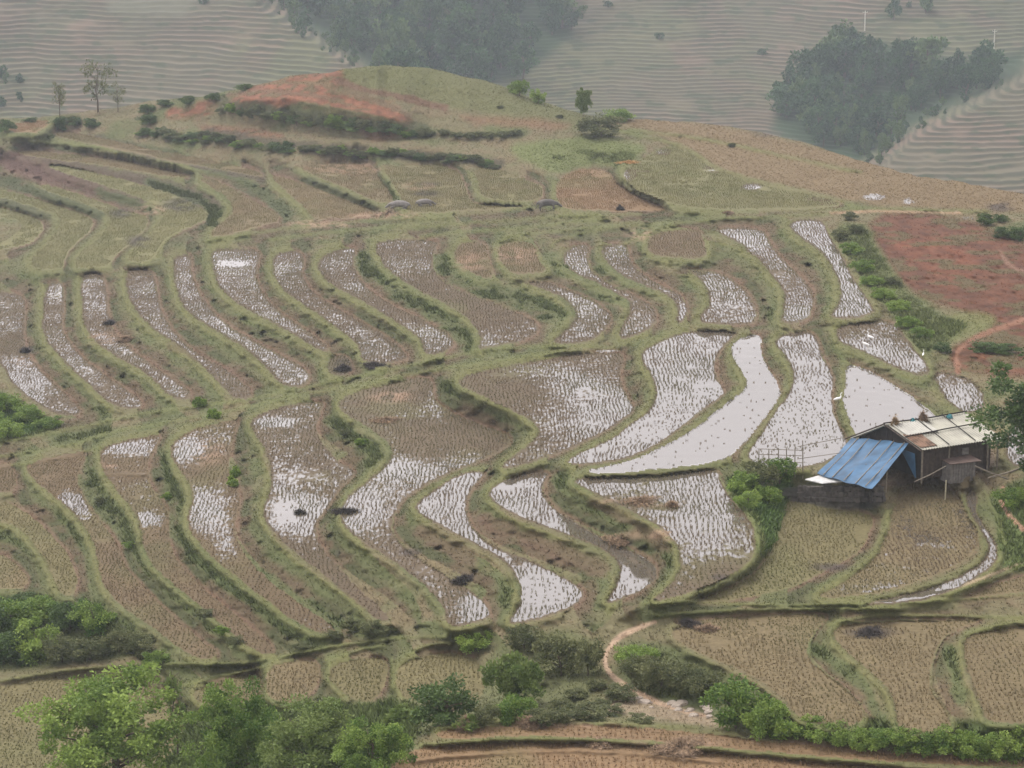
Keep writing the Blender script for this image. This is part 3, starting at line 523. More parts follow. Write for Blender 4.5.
FC = np.zeros(FU.shape+(3,)); FC[:] = (.112, .096, .062)
FC = mixc(FC, col((.105, .108, .055)), ss(.4, .65, nb_)*.8); FC = mixc(FC, col((.15, .10, .075)), ss(.5, .7, nn)*.6)
FC = mixc(FC, col((.030, .036, .020)), rise*(.35+.6*nn)*ss(.1,.45,fbm(FU/40,FV/12,98)))
FC = mixc(FC, col((.035, .048, .022)), ss(.62, .7, fbm(FU/16, FV/4, 99))*.7)
vt = sdf(np.array([(270,-60),(290,18),(362,62),(400,92),(520,80),(575,35),(560,0),(560,-60)], float), FU, FV)
vt2 = sdf(np.array([(770,130),(790,80),(840,35),(880,40),(960,60),(1024,50),(1024,75),(930,118),(880,150),(850,170)], float), FU, FV)
scr = np.maximum(ss(-6, 8, vt), ss(-6, 8, vt2)); FC = mixc(FC, col((.022, .042, .018)), scr*.95)
FC = mixc(FC, col((.11,.11,.075)), (ss(-6,6,sdf(np.array([(90,-40),(110,12),(180,16),(245,-40)],float),FU,FV)))*.8)
farh = sub_grid(np.ones((len(fv)-1, len(fu)-1), bool), FW, {'Col': ('FLOAT_COLOR', FC)}, 'terraced_hill', M_FAR, smooth=False); farh['kind'] = 'structure'
tp = FW[0]; hd = tp[:, :2]/np.linalg.norm(tp[:, :2], axis=1, keepdims=True)
strip('hill_back', [tp, ring(tp, hd, 30, lambda z: z+2), ring(tp, hd, 120, lambda z: z-5), ring(tp, hd, 300, lambda z: z*0+2)], M_GR, (.08, .10, .04))
bt = FW[-1]; strip('hill_foot', [bt, ring(bt, -bt[:, :2]/np.linalg.norm(bt[:, :2], axis=1, keepdims=True), 40, lambda z: z-14), ring(bt, -hd*1.0, 75, lambda z: z*0+1.5)], M_GR, (.07, .09, .035))
gv = [(-4000,-4000,1),(4000,-4000,1),(4000,5000,1),(-4000,5000,1)]
vf = mesh_np('valley_ground', gv, [(0,1,2,3)], M_GR, attrs={'Col': ('FLOAT_COLOR', np.array([(.08,.10,.045)]*4))}); vf['kind'] = 'structure'
def far_uv(u, v):
    c = np.clip((u-fu[0])/(fu[-1]-fu[0])*(len(fu)-1), 0, len(fu)-2).astype(int); r = np.clip((v-fv[0])/(fv[-1]-fv[0])*(len(fv)-1), 0, len(fv)-2).astype(int)
    return FW[r, c]
#@@THINGS
def tag(o, label, cat, group=None):
    o['label'] = label; o['category'] = cat
    if group: o['group'] = group
    return o
def empty(name, loc, rz=0, scale=1):
    o = bpy.data.objects.new(name, None); COL.objects.link(o); o.location = loc; o.rotation_euler = (0, 0, rz); o.scale = (scale,)*3 if not hasattr(scale, '__len__') else scale; o.empty_display_size = .3; return o
def child(name, me, parent):
    o = bpy.data.objects.new(name, me); COL.objects.link(o); o.parent = parent; return o
class MB:
    def __init__(s): s.v = []; s.f = []
    def add(s, V_, F_): b = len(s.v); s.v += [tuple(x) for x in V_]; s.f += [tuple(i+b for i in q) for q in F_]
    def box(s, c, d, rz=0, M=None):
        V_ = [Vector((x*d[0]/2, y*d[1]/2, z*d[2]/2)) for x in (-1, 1) for y in (-1, 1) for z in (-1, 1)]
        from mathutils import Matrix
        R = Matrix.Rotation(rz, 3, 'Z') if M is None else M; V_ = [R @ p_+Vector(c) for p_ in V_]
        s.add(V_, [(0,1,3,2),(4,6,7,5),(0,4,5,1),(2,3,7,6),(0,2,6,4),(1,5,7,3)])
    def tube(s, pts, rad, n=7):
        pts = [Vector(p_) for p_ in pts]; rad = rad if hasattr(rad, '__len__') else [rad]*len(pts); rings = []
        for i, p_ in enumerate(pts):
            d = (pts[min(i+1, len(pts)-1)]-pts[max(i-1, 0)]).normalized(); a = d.orthogonal().normalized() if i == 0 else (a-d*a.dot(d)).normalized(); b = d.cross(a)
            rings.append([p_+(a*math.cos(2*math.pi*j/n)+b*math.sin(2*math.pi*j/n))*rad[i] for j in range(n)])
        V_ = [q for r_ in rings for q in r_]; F_ = [(i*n+j, i*n+(j+1) % n, (i+1)*n+(j+1) % n, (i+1)*n+j) for i in range(len(pts)-1) for j in range(n)]
        F_ += [tuple(range(n))[::-1], tuple((len(pts)-1)*n+j for j in range(n))]; s.add(V_, F_)
    def slab(s, q, th):                     # thick quad/polygon
        q = [Vector(p_) for p_ in q]; nr = (q[1]-q[0]).cross(q[2]-q[0]).normalized()*th; n = len(q)
        s.add(q+[p_-nr for p_ in q], [tuple(range(n)), tuple(range(2*n-1, n-1, -1))]+[(i, i+n, (i+1) % n+n, (i+1) % n) for i in range(n)])
    def mesh(s, name, mat, smooth=False):
        me = bpy.data.meshes.new(name); me.from_pydata(s.v, [], s.f); me.materials.append(mat)
        if smooth: me.polygons.foreach_set('use_smooth', [True]*len(me.polygons))
        me.update(); return me
    def obj(s, name, mat, parent=None, smooth=False):
        o = bpy.data.objects.new(name, s.mesh(name, mat, smooth)); COL.objects.link(o)
        if parent: o.parent = parent
        return o
# foliage -----------------------------------------------------------
def crown_mesh(name, mat, seed, rx, rz, cz, nclump, nleaf, leaf, hollow=.55, droop=0., up=0.):
    rg = np.random.default_rng(seed); d = rg.normal(size=(nclump, 3)); d /= np.linalg.norm(d, axis=1, keepdims=True)
    rr = hollow+(1-hollow)*rg.random((nclump, 1))**.6; cpos = d*rr*np.array((rx, rx, rz))*rg.uniform(.70, 1.22, (nclump, 1)); cs = rg.uniform(.16, .34, nclump)*rx*(1 if nclump < 100 else .72)
    k = rg.integers(0, nclump, nleaf); off = rg.normal(size=(nleaf, 3)); off /= np.linalg.norm(off, axis=1, keepdims=True)
    pos = cpos[k]+off*cs[k][:, None]*rg.random((nleaf, 1))**.45*np.array((1, 1, .8)); pos[:, 2] += cz
    a = off*.7+rg.normal(size=(nleaf, 3))*.6+np.array((0, 0, up-droop)); a /= np.linalg.norm(a, axis=1, keepdims=True); b = np.cross(a, rg.normal(size=(nleaf, 3))); b /= np.linalg.norm(b, axis=1, keepdims=True)
    s_l = leaf*rg.uniform(.6, 1.4, (nleaf, 1)); v = np.stack([pos, pos+a*s_l*.5+b*s_l*.28, pos+a*s_l, pos+a*s_l*.5-b*s_l*.28], 1).reshape(-1, 3); v[:, 2] = np.maximum(v[:, 2], .02)
    tint = np.repeat(np.clip(rg.normal(.35, .2, nclump)[k]+rg.normal(0, .15, nleaf), 0, 1), 4)
    return mesh_np(name, v, np.arange(len(v)).reshape(-1, 4), mat, attrs={'tint': ('FLOAT', tint)}, link=False)
def trunk_mesh(name, mat, seed, h, r, spread, nb=7):
    rg = random.Random(seed); m = MB(); bend = [Vector((rg.uniform(-.06, .06)*h, rg.uniform(-.06, .06)*h, 0)) for _ in range(4)]
    pts = [Vector((0, 0, -.25))]+[Vector((0, 0, h*(i+1)/4))+bend[i] for i in range(4)]; m.tube(pts, [r*1.3, r, r*.8, r*.55, r*.3])
    for i in range(nb):
        t_ = rg.uniform(.3, .95); b_ = Vector((0, 0, h*t_))+bend[min(3, int(t_*4))]*.6; an = rg.uniform(0, 6.28); l = spread*rg.uniform(.5, .95)
        m.tube([b_, b_+Vector((math.cos(an)*l*.5, math.sin(an)*l*.5, l*.35)), b_+Vector((math.cos(an)*l, math.sin(an)*l, l*.55))], [r*.45, r*.3, r*.12], 5)
    return m.mesh(name, mat)
M_BARK = mat_plain('bark', (.10, .075, .055), .9, .35, 6)
LF = {'dark': mat_leaf('dark_leaves', (.036, .066, .022), (.10, .155, .042)), 'mid': mat_leaf('green_leaves', (.056, .118, .022), (.26, .35, .075)), 'light': mat_leaf('yellow_green_leaves', (.10, .155, .04), (.20, .25, .075)), 'grey': mat_leaf('grey_green_leaves', (.062, .078, .032), (.165, .175, .075)), 'far': mat_leaf('far_leaves', (.010, .040, .012), (.040, .10, .028), .1), 'farm': mat_leaf('far_mid_leaves', (.016, .050, .020), (.055, .12, .035), .1), 'farl': mat_leaf('far_light_leaves', (.045, .095, .028), (.11, .17, .05), .1)}
PROTO = {}
def proto(kind, v):
    key = (kind, v)
    if key in PROTO: return PROTO[key]
    sd = hash(kind) % 97 if False else sum(map(ord, kind))*7+v*31
    lf = LF[kind.split('_')[1]]; shp = kind.split('_')[0]
    # unit size: total height 1, radius about .5
    if shp == 'shrub': cm = crown_mesh('crown', lf, sd, .54, .40, .42, 34, 4200, .060, .3); tm = trunk_mesh('stems', M_BARK, sd, .5, .022, .35, 9)
    elif shp == 'tree': cm = crown_mesh('crown', lf, sd, .42, .36, .62, 110, 20000, .025, .2); tm = trunk_mesh('trunk', M_BARK, sd, .75, .028, .32, 10)
    elif shp == 'airy': cm = crown_mesh('crown', lf, sd, .40, .38, .62, 20, 800, .05, .5); tm = trunk_mesh('trunk', M_BARK, sd, .85, .02, .3, 12)
    elif shp == 'thin': cm = crown_mesh('crown', lf, sd, .16, .40, .58, 16, 420, .06, .3); tm = trunk_mesh('trunk', M_BARK, sd, .95, .012, .12, 8)
    elif shp == 'bamboo': cm = crown_mesh('crown', lf, sd, .44, .42, .52, 50, 9000, .05, .25, 0, 1.0); tm = trunk_mesh('stems', M_BARK, sd, .6, .012, .3, 14)
    elif shp == 'fern': cm = crown_mesh('crown', lf, sd, .46, .26, .24, 20, 900, .16, .2, 0, .9); tm = trunk_mesh('stems', M_BARK, sd, .25, .015, .3, 6)
    elif shp == 'wood': cm = crown_mesh('crown', lf, sd, .40, .42, .56, 22, 1300, .085, .45); tm = trunk_mesh('trunk', M_BARK, sd, .7, .03, .3, 5)
    PROTO[key] = (cm, tm); return PROTO[key]
def plant(name, kind, var, loc, h, w, label, cat, group=None):
    cm, tm = proto(kind, var); e_ = empty(name, loc, random.uniform(0, 6.28), (w, w, h)); tag(e_, label, cat, group); child('crown', cm, e_); child(tm.name.split('.')[0], tm, e_); return e_
def put(name, kind, u, v, hp, wp, label, cat, group=None, var=None):
    """stands where the hillside is seen at (u, v); height and width from their size in the picture there"""
    p_, _, _ = at_uv(np.array([u]), np.array([v])); p_ = p_[0]; d = np.linalg.norm(p_-np.array((0, 0, ZC))); k = d/F
    return plant(name, kind, random.randrange(3) if var is None else var, (p_[0], p_[1], p_[2]-.05), hp*k, wp*k, label, cat, group)
# foreground trees and bushes
put('leafy_tree','tree_mid',112,806,140,165,'bushy bright green tree at the bottom left, the widest of the foreground trees','tree',var=0)
put('leafy_tree','tree_mid',236,806,124,105,'bright green tree at the bottom edge, right of the thin pale sapling','tree',var=1)
put('leafy_tree','tree_light',318,812,112,130,'broad green tree at the bottom edge, left of the dark round bush','tree',var=2)
put('leafy_tree','tree_mid',372,800,88,90,'low green tree at the bottom edge beside the orange stubble field','tree',var=0)
put('sapling','thin_light',176,764,104,75,'thin sapling with a bare pale stem between the two biggest foreground trees','sapling',var=0)
put('leafy_bush','shrub_light',188,800,62,60,'yellow green bush low between the foreground tree stems','bush')
put('round_bush','shrub_dark',446,724,52,66,'dark green round bush beside the stubble field in the foreground','bush',var=0)
put('leafy_plant','fern_light',404,722,26,40,'clump of large yellow green leaves left of the dark round bush','plant',var=0)
put('leafy_plant','fern_light',470,727,20,30,'small yellow green clump at the foot of the dark round bush','plant',var=1)
put('bamboo_clump','bamboo_light',516,706,60,66,'feathery yellow green bamboo clump at the head of the gully','bamboo',var=0)
put('leafy_bush','shrub_mid',515,722,36,40,'green bush in front of the feathery bamboo clump','bush',var=1)
put('leafy_bush','shrub_grey',486,724,24,28,'greyish dry bush between the dark round bush and the bamboo clump','bush')
put('tall_shrub','shrub_grey',560,676,50,52,'brownish grey tangled shrub on the left side of the footpath gully','shrub',var=0)
put('tall_shrub','shrub_grey',588,676,46,34,'narrow olive shrub standing right beside the bend of the footpath','shrub',var=1)
put('tall_shrub','shrub_grey',525,650,30,40,'grey green shrub below the lower end of the flooded paddies','shrub',var=2)
put('leafy_bush','shrub_mid',474,650,26,34,'small green bush at the tip of the narrowest flooded paddy','bush',var=2)
for i, (u, v, h, w) in enumerate([(575,700,14,26),(600,708,12,24),(610,715,12,30),(640,722,10,26),(560,712,16,26),(596,690,14,22),(585,720,20,40),(620,700,18,36),(540,724,18,30),(560,722,16,28)]): put('low_shrub','shrub_grey',u,v,h,w,'low grey green shrub on the slope left of the rocky footpath','shrub','low shrubs left of the footpath')
BK = [(640,684,34,44,'grey'),(662,690,38,42,'grey'),(684,694,36,40,'grey'),(705,700,34,38,'grey'),(630,662,22,34,'mid'),(650,664,20,34,'mid')]
for u, v, h, w, k in BK: put('bank_shrub','shrub_'+k,u,v,h,w,'olive shrub covering the steep bank right of the footpath','shrub','shrubs on the bank right of the footpath')
put('broad_bush','shrub_mid',735,728,58,66,'large leafy green bush at the foot of the bank beside the footpath end','bush',var=0)
put('broad_bush','shrub_mid',766,734,44,44,'rounded green bush second from the left in the hedge line','bush',var=1)
put('leafy_plant','fern_mid',784,736,28,36,'dark leafy plant between the hedge and the orange stubble field','plant',var=2)
for u, v, h, w in [(808,738,24,34),(832,744,26,36),(858,748,26,34),(884,750,28,36),(912,752,28,36),(940,754,32,38),(968,756,32,38),(996,758,34,40),(1022,760,34,38),(848,738,16,30),(900,742,18,34),(955,744,20,34)]:
    put('hedge_bush','shrub_mid',u,v,h,w,'green bush in the hedge along the bottom field at the right','bush','hedge along the bottom field')
for i, (u, v, h, w, k) in enumerate([(12,632,38,50,'mid'),(40,620,30,46,'mid'),(8,662,40,50,'dark'),(36,660,44,46,'mid'),(70,630,34,44,'dark'),(95,632,36,40,'mid'),(62,662,30,40,'grey'),(90,660,26,40,'grey'),(120,652,28,34,'grey'),(142,656,26,34,'grey'),(-18,640,44,50,'dark'),(158,664,18,26,'mid'),(20,606,14,30,'dark')]):
    put('thicket_bush','shrub_'+k,u,v,h,w,'bush of the dense dark thicket at the left edge below the terraces','bush','thicket at the left edge')
for u, v, h, w in [(6,412,24,34),(28,420,20,30),(-12,430,28,36),(8,438,22,34),(48,428,14,26)]: put('bank_bush','shrub_mid',u,v,h,w,'green bush on the slope under the leftmost flooded paddy','bush','bushes under the leftmost paddy')
for u, v, h, w in [(352,632,14,24),(372,634,16,26),(388,634,12,20),(334,638,10,18),(300,650,9,20),(236,644,9,18),(222,634,9,18),(205,616,9,18),(168,500,9,14),(345,436,9,16),(362,446,9,16),(100,505,8,14),(130,548,8,16)]:
    put('wall_shrub',random.choice(('shrub_grey','bamboo_grey','bamboo_mid')),u,v,h,w,'small shrub rooted in a terrace wall at the lower left','shrub','shrubs in the lower left terrace walls')
put('broad_tree','tree_dark',1054,498,145,172,'dark green tree crown reaching in at the right edge over the tin roof','tree',var=1)
for i, (u, v, h, w) in enumerate([(742,492,26,34),(760,490,36,36),(780,484,34,34),(748,508,22,28),(770,505,24,30)]): put('hedge_shrub','shrub_'+('mid' if i != 1 else 'grey'),u,v,h,w,'green shrub in the clump by the stick fence left of the hut','shrub','shrubs by the stick fence')
put('leafy_bush','shrub_mid',1016,508,26,40,'green bush at the right edge above the bare red path','bush')
for u, v, h, w in [(840,240,14,20),(850,255,16,22),(862,272,16,22),(872,286,14,22),(884,300,16,24),(898,312,16,24),(908,328,16,22),(920,338,14,22),(856,234,12,18),(893,286,12,18),(850,220,10,16)]:
    put('slope_shrub','shrub_grey' if w < 22 else 'shrub_mid',u,v,h,w,'shrub on the green slope between the red earth and the flooded strip','shrub','shrubs left of the red earth')
for u, v, h, w in [(986,225,14,20),(1004,238,14,22),(1020,240,16,22),(1000,222,10,16),(985,352,12,30),(1006,353,12,28),(942,352,12,18)]: put('slope_shrub','shrub_dark',u,v,h,w,'dark green shrub on the red earth slope near the right edge','shrub','dark shrubs at the right edge')
# knoll and skyline
for u in range(222, 430, 5): put('knoll_shrub',random.choice(('shrub_dark','shrub_grey','bamboo_mid','bamboo_grey')),u+random.uniform(-4,4),np.interp(u,[222,300,420],[113,124,137])+random.uniform(-3,2),random.uniform(5,13),random.uniform(12,22),'dark shrub in the upper row round the red knoll','shrub','upper shrub row of the knoll')
for u in range(140, 500, 5): put('knoll_shrub',random.choice(('shrub_dark','shrub_grey','bamboo_grey','bamboo_mid')),u+random.uniform(-4,4),np.interp(u,[140,220,330,420,500],[134,144,154,158,166])+random.uniform(-3,3),random.uniform(4,10),random.uniform(12,22),'low dark shrub in the lower row at the foot of the knoll','shrub','lower shrub row of the knoll')
for u in range(430, 520, 12): put('knoll_shrub','shrub_grey',u+random.uniform(-3,3),137+random.uniform(-2,2),8,16,'small grey shrub on the right shoulder of the knoll','shrub','right shoulder shrubs of the knoll')
put('round_shrub','shrub_grey',600,137,26,42,'broad olive shrub on the skyline right of the knoll','shrub',var=0)
put('bamboo_clump','bamboo_light',584,116,30,18,'slim pale bamboo clump on the skyline behind the olive shrub','bamboo',var=1)
put('skyline_bush','shrub_mid',618,121,16,32,'bright green low bush on the skyline right of the bamboo','bush',var=1)
put('skyline_bush','shrub_mid',520,96,20,20,'small green bush on the skyline at the right end of the knoll','bush',var=0)
put('skyline_bush','shrub_mid',538,103,16,16,'tiny green bush just right of the bush at the end of the knoll','bush',var=2)
put('airy_tree','airy_grey',98,112,52,40,'taller sparse tree on the left skyline with open branches','tree',var=0)
put('airy_tree','airy_grey',60,118,38,22,'shorter slim tree on the left skyline','tree',var=1)
put('airy_tree','airy_grey',118,112,30,18,'faint small tree right of the taller sparse tree on the left skyline','tree',var=2)
for u, v, h, w in [(58,130,16,20),(78,126,12,18),(92,128,12,18),(148,112,10,22),(165,106,8,18),(188,104,10,18),(215,100,9,18),(245,90,8,18),(150,124,12,20),(30,122,6,16),(5,132,16,18),(-10,135,16,18)]: put('skyline_shrub','shrub_dark',u,v,h,w,'small dark shrub along the left skyline','shrub','shrubs along the left skyline')
for u, v, h, w in [(500,108,4,12),(560,118,5,12),(732,147,6,14)]: put('grass_tussock','bamboo_grey',u,v,h*.7,w*.8,'tussock of rough grass on the crest','tussock','tussocks on the crest')
# tussocks on walls with lush grass
for (u, v) in [(214,412),(200,400),(235,470),(232,480)]: put('tall_grass','fern_mid',u,v+6,16,14,'tall grass tuft on the bund above the straw covered paddy','grass tuft','tall grass tufts')
# far woods
def wood(poly, n, hp, name, label, group, cat='tree', kinds=('far', 'far', 'farl', 'farm')):
    poly = np.array(poly, float); k = 0; used = []
    t0 = 0
    while k < n and t0 < 6000:
        t0 += 1
        u, v = random.uniform(poly[:,0].min(), poly[:,0].max()), random.uniform(poly[:,1].min(), poly[:,1].max())
        if sdf(poly, np.array([u]), np.array([v]))[0] < 0 or any(abs(u-a)/6+abs(v-b)/3.5 < 1 for a, b in used): continue
        used.append((u, v)); p_ = far_uv(np.array(u), np.array(v)); d = p_[1]/F; h = hp*random.choice((.6, .8, 1, 1.1, 1.5))*random.uniform(.85, 1.15)*d
        plant(name, 'wood_'+random.choice(kinds), random.randrange(4), (p_[0], p_[1], p_[2]-.5), h, h*random.uniform(.6, 1.1), label, cat, group); k += 1
wood([(262,-30),(290,22),(362,66),(400,100),(520,88),(560,44),(585,22),(560,-30)], 170, 30, 'far_tree', 'hazy tree of the far wood filling the valley behind the knoll', 'far wood behind the knoll')
wood([(776,124),(790,96),(828,62),(850,52),(890,62),(940,74),(985,66),(1012,62),(1006,84),(930,112),(890,130),(868,158),(830,150)], 120, 25, 'far_tree', 'hazy tree of the far wood between the terraced slopes at right', 'far wood at right')
wood([(866,156),(884,140),(905,130),(905,138),(885,156),(872,166)], 8, 14, 'far_tree', 'pale green tree at the lower edge of the far right wood', 'pale trees below the far right wood', kinds=('farl',))
wood([(880,168),(905,140),(955,112),(1024,76),(1024,64),(955,100),(895,130),(866,165)], 26, 9, 'far_tree', 'small pale tree along the rim of the far right spur', 'small trees along the rim of the far right spur', kinds=('farl', 'farm'))
wood([(262,-10),(300,22),(362,62),(380,66),(380,80),(350,66),(290,30),(252,-10)], 22, 9, 'far_tree', 'small tree along the edge of the far left terraces', 'small trees along the edge of the far left terraces', kinds=('farl', 'farm'))
wood([(885,5),(930,5),(935,20),(895,20)], 9, 12, 'far_tree', 'small tree beside the far bare patch at the top right', 'small trees at the top right')
wood([(0,60),(40,90),(60,100),(0,112)], 6, 14, 'far_tree', 'tree on the lower left edge of the far terraces', 'trees at the far lower left')
for u, v in [(764,56),(205,4),(660,40),(610,8)]:
    p_ = far_uv(np.array(u), np.array(v)); plant('far_tree', 'wood_far', 1, (p_[0], p_[1], p_[2]-.3), 3.0, 3.6, 'lone small tree among the far terraces', 'tree', 'lone trees on the far terraces')
for i, (u, v, h) in enumerate([(867, 30, 6.5), (995, 48, 6.0)]):
    p_ = far_uv(np.array(u), np.array(v)); m = MB(); m.tube([(0,0,-.5),(0,0,h)], [.22,.15]); m.box((0,0,h-.6),(1.6,.12,.14)); m.tube([(-.7,0,h-.5),(-.7,0,h-.25)],.06); m.tube([(.7,0,h-.5),(.7,0,h-.25)],.06)
    o = m.obj('utility_pole', mat_plain('pale_concrete', (.5,.48,.42))); o.location = p_
    tag(o, ['pale utility pole beside the bare patch on the far hill','pale utility pole at the right end of the far track'][i], 'utility pole')
#@@HUT
# ------------------------------------------------------------------ hut
GZ = 37.6
def up3(u, v, h): p_ = unproj(u, v, GZ-h); return Vector(p_.tolist())
B_ = up3(923, 450, 1.95); A_ = up3(888, 423.5, 2.8); C_ = up3(1003, 438, 1.95)
e1 = (C_-B_); e1.z = 0; LEN = e1.length; e1.normalize(); e2 = (A_-B_); e2.z = 0; e2 = (e2-e1*e2.dot(e1)); HWD = e2.length; e2.normalize()
ORG = Vector((B_.x, B_.y, ZC-GZ)); RZ = math.atan2(e1.y, e1.x)
hut = empty('farm_hut', ORG, RZ); tag(hut, 'small farm hut with a grey corrugated tin roof beside the flooded paddies', 'hut')
def loc(p_): d = p_-ORG; return Vector((d.dot(e1), d.dot(e2), d.z))
L_ = LEN; Wd = HWD
M_TIN = mat_plain('weathered_tin', (.29,.28,.23), .55, .22, 1.1, .2, .4); M_RUST = mat_plain('rusty_tin', (.17,.105,.07), .8, .55, 2.2); M_WOOD = mat_plain('dark_boards', (.060,.045,.036), .85, .4, 5, bump=.4); M_POLE = mat_plain('bamboo_poles', (.20,.17,.13), .7, .3, 6)
M_DARK = mat_plain('near_black_wood', (.022,.018,.016), .9, .4, 3); M_TARP = mat_plain('blue_tarpaulin', (.034,.100,.185), .5, .38, 1.1, 0, .4, .2); M_WHITE = mat_plain('white_plastic', (.48,.48,.46), .4, .3, 4); M_STONE = mat_plain('dark_stone', (.09,.08,.07), .9, .4, 4, bump=.6); M_STRAW = mat_plain('straw', (.30,.22,.13), .95, .4, 9, bump=.8); M_TEAL = mat_plain('teal_plastic', (.05,.20,.22), .5, .2, 4); M_GREY = mat_plain('grey_board', (.17,.155,.14), .85, .3, 5)  # gable, back wall and roof poles share one near-black wood
RH, EH, BH = 2.8, 1.95, 1.05
def corr(m, p00, p10, p11, p01, waves, amp=.035, th=.03, sag=.04):
    n = waves*6; V_ = []; mrow = 7
    nr = (p10-p00).cross(p01-p00).normalized()
    for sgn in (0, 1):
        for j in range(mrow+1):
            for i in range(n+1):
                a, b = i/n, j/mrow; q_ = (p00*(1-a)+p10*a)*(1-b)+(p01*(1-a)+p11*a)*b
                V_.append(q_+nr*(amp*math.sin(i*math.pi/3)-sgn*th)-Vector((0,0,sag*math.sin(b*math.pi)*(.5+.5*math.sin(a*9)))))
    Fc = []; K_ = (n+1)*(mrow+1)
    for j in range(mrow):
        for i in range(n):
            q_ = j*(n+1)+i; Fc += [(q_, q_+1, q_+n+2, q_+n+1), (K_+q_, K_+q_+n+1, K_+q_+n+2, K_+q_+1)]
    for i in range(n):
        Fc += [(i, K_+i, K_+i+1, i+1), (mrow*(n+1)+i, mrow*(n+1)+i+1, K_+mrow*(n+1)+i+1, K_+mrow*(n+1)+i)]
    for j in range(mrow):
        Fc += [(j*(n+1), (j+1)*(n+1), K_+(j+1)*(n+1), K_+j*(n+1)), (j*(n+1)+n, K_+j*(n+1)+n, K_+(j+1)*(n+1)+n, (j+1)*(n+1)+n)]
    m.add(V_, Fc)
m = MB(); m1 = MB()
p00, p10 = Vector((0,0,EH)), Vector((L_,0,EH)); p01, p11 = Vector((0,Wd,RH)), Vector((L_,Wd,RH+.02))
pm = lambda a, b: (p00*(1-a)+p10*a)*(1-b)+(p01*(1-a)+p11*a)*b
corr(m, pm(0,0), pm(1,0), pm(1,1), pm(0,1), 30)
roof = m.obj('roof', M_TIN, hut)
m = MB(); corr(m, pm(0,.06)+Vector((0,0,.06)), pm(.20,.06)+Vector((0,0,.06)), pm(.20,.55)+Vector((0,0,.06)), pm(0,.55)+Vector((0,0,.06)), 6); o = m.obj('rusty_sheet', M_RUST, hut); o['label'] = 'rusty roof sheet at the near corner'
m = MB(); corr(m, pm(.03,.5)+Vector((0,0,.09)), pm(.42,.5)+Vector((0,0,.09)), pm(.42,.9)+Vector((0,0,.09)), pm(.03,.9)+Vector((0,0,.09)), 12); o = m.obj('pale_sheet', mat_plain('pale_tin', (.33,.32,.28), .5, .15, 2, .1, .4), hut); o['label'] = 'pale newer roof sheet near the ridge'
m = MB(); corr(m, Vector((0,Wd,RH-.02)), Vector((L_,Wd,RH-.02)), Vector((L_,Wd*2,BH)), Vector((0,Wd*2,BH)), 30); m.obj('back_roof', M_TIN, hut)
for a, b in ((.33,.02),(.66,.02),(.0,.45)):
    m = MB()
    if a: m.tube([pm(a,b)+Vector((0,0,.08)), pm(a+.03,1)+Vector((0,0,.10))], .028)
    else: m.tube([pm(-.03,.42)+Vector((0,0,.14)), pm(.5,.50)+Vector((0,0,.12)), pm(1.0,.55)+Vector((0,0,.1))], .04)
    m.obj('roof_pole', M_DARK, hut)
m = MB(); m.tube([pm(-.05,.97)+Vector((0,0,.12)), pm(.5,.93)+Vector((0,0,.13)), pm(1,.98)+Vector((0,0,.1))], .045); m.obj('roof_pole', M_DARK, hut)
m = MB(); m.tube([pm(-.04,1.0)+Vector((0,.0,.02)), pm(-.04,-.03)+Vector((0,0,.02))], .05); m.tube([Vector((-.2,Wd,RH)), Vector((-.2,2*Wd+.3,BH-.1))], .05); m.obj('rafters', M_WOOD, hut)
m = MB()                                    # board walls
for i in range(22):
    x = .35+(L_-1.0)*i/22; m.box((x+.12, .42+random.uniform(-.02,.02), .93), (.23,.05,1.9+random.uniform(-.05,.05)))
m.obj('front_wall', M_WOOD, hut)
m = MB()
for i in range(26):
    y = .5+(2*Wd-1.0)*i/26; top_ = EH+(RH-EH)*y/Wd if y < Wd else RH+(BH-RH)*(y-Wd)/Wd; m.box((.32+random.uniform(-.02,.02), y+.12, (top_-.1)/2), (.05,.25,top_-.12))
m.obj('gable_wall', M_DARK, hut)
m = MB(); m.box((L_-.55, Wd, .9), (.06, 2*Wd-1, 1.5)); m.box((L_/2, 2*Wd-.5, .45), (L_-1, .06, .9)); m.obj('back_wall', M_DARK, hut)
m = MB(); m.box((3.6,.36,1.35),(.5,.06,.4)); o = m.obj('window', M_GREY, hut)
for x, y in ((.3,.4),(L_-.25,.15),(L_-.9,.3),(2.3,.33)):
    m = MB(); m.tube([(x,y,-.3),(x+random.uniform(-.05,.05),y,EH+.02)], .06); m.obj('post', M_POLE, hut)
# blue tarpaulin lean-to, draped over poles
TT = [loc(up3(859,436.5,1.15)), loc(up3(913,443,2.05)), loc(up3(872,488.5,.45)), loc(up3(817,474,.25))]
TT[0].x = min(TT[0].x, -.05); TT[1].x = min(TT[1].x, -.05)
n = 26; V_ = []
for s_g in (0, 1):
    for j in range(n+1):
        for i in range(n+1):
            a, b = i/n, j/n; q_ = (TT[0]*(1-a)+TT[1]*a)*(1-b)+(TT[3]*(1-a)+TT[2]*a)*b
            z_ = -.05*math.sin(math.pi*b)*abs(math.sin(a*a*math.pi*3+b))-.04*math.sin(a*17+b*5)-.012*s_g+.03*math.sin(b*9+a*3)
            V_.append(q_+Vector((0,0,z_)))
K_ = (n+1)**2; Fc = []
for j in range(n):
    for i in range(n): q_ = j*(n+1)+i; Fc += [(q_,q_+1,q_+n+2,q_+n+1),(K_+q_,K_+q_+n+1,K_+q_+n+2,K_+q_+1)]
m = MB(); m.add(V_, Fc); tp_ = empty('tarpaulin_shelter', ORG, RZ); tag(tp_, 'sloping blue tarpaulin shelter on poles against the gable of the hut', 'shelter')
m.obj('tarpaulin', M_TARP, tp_, True)
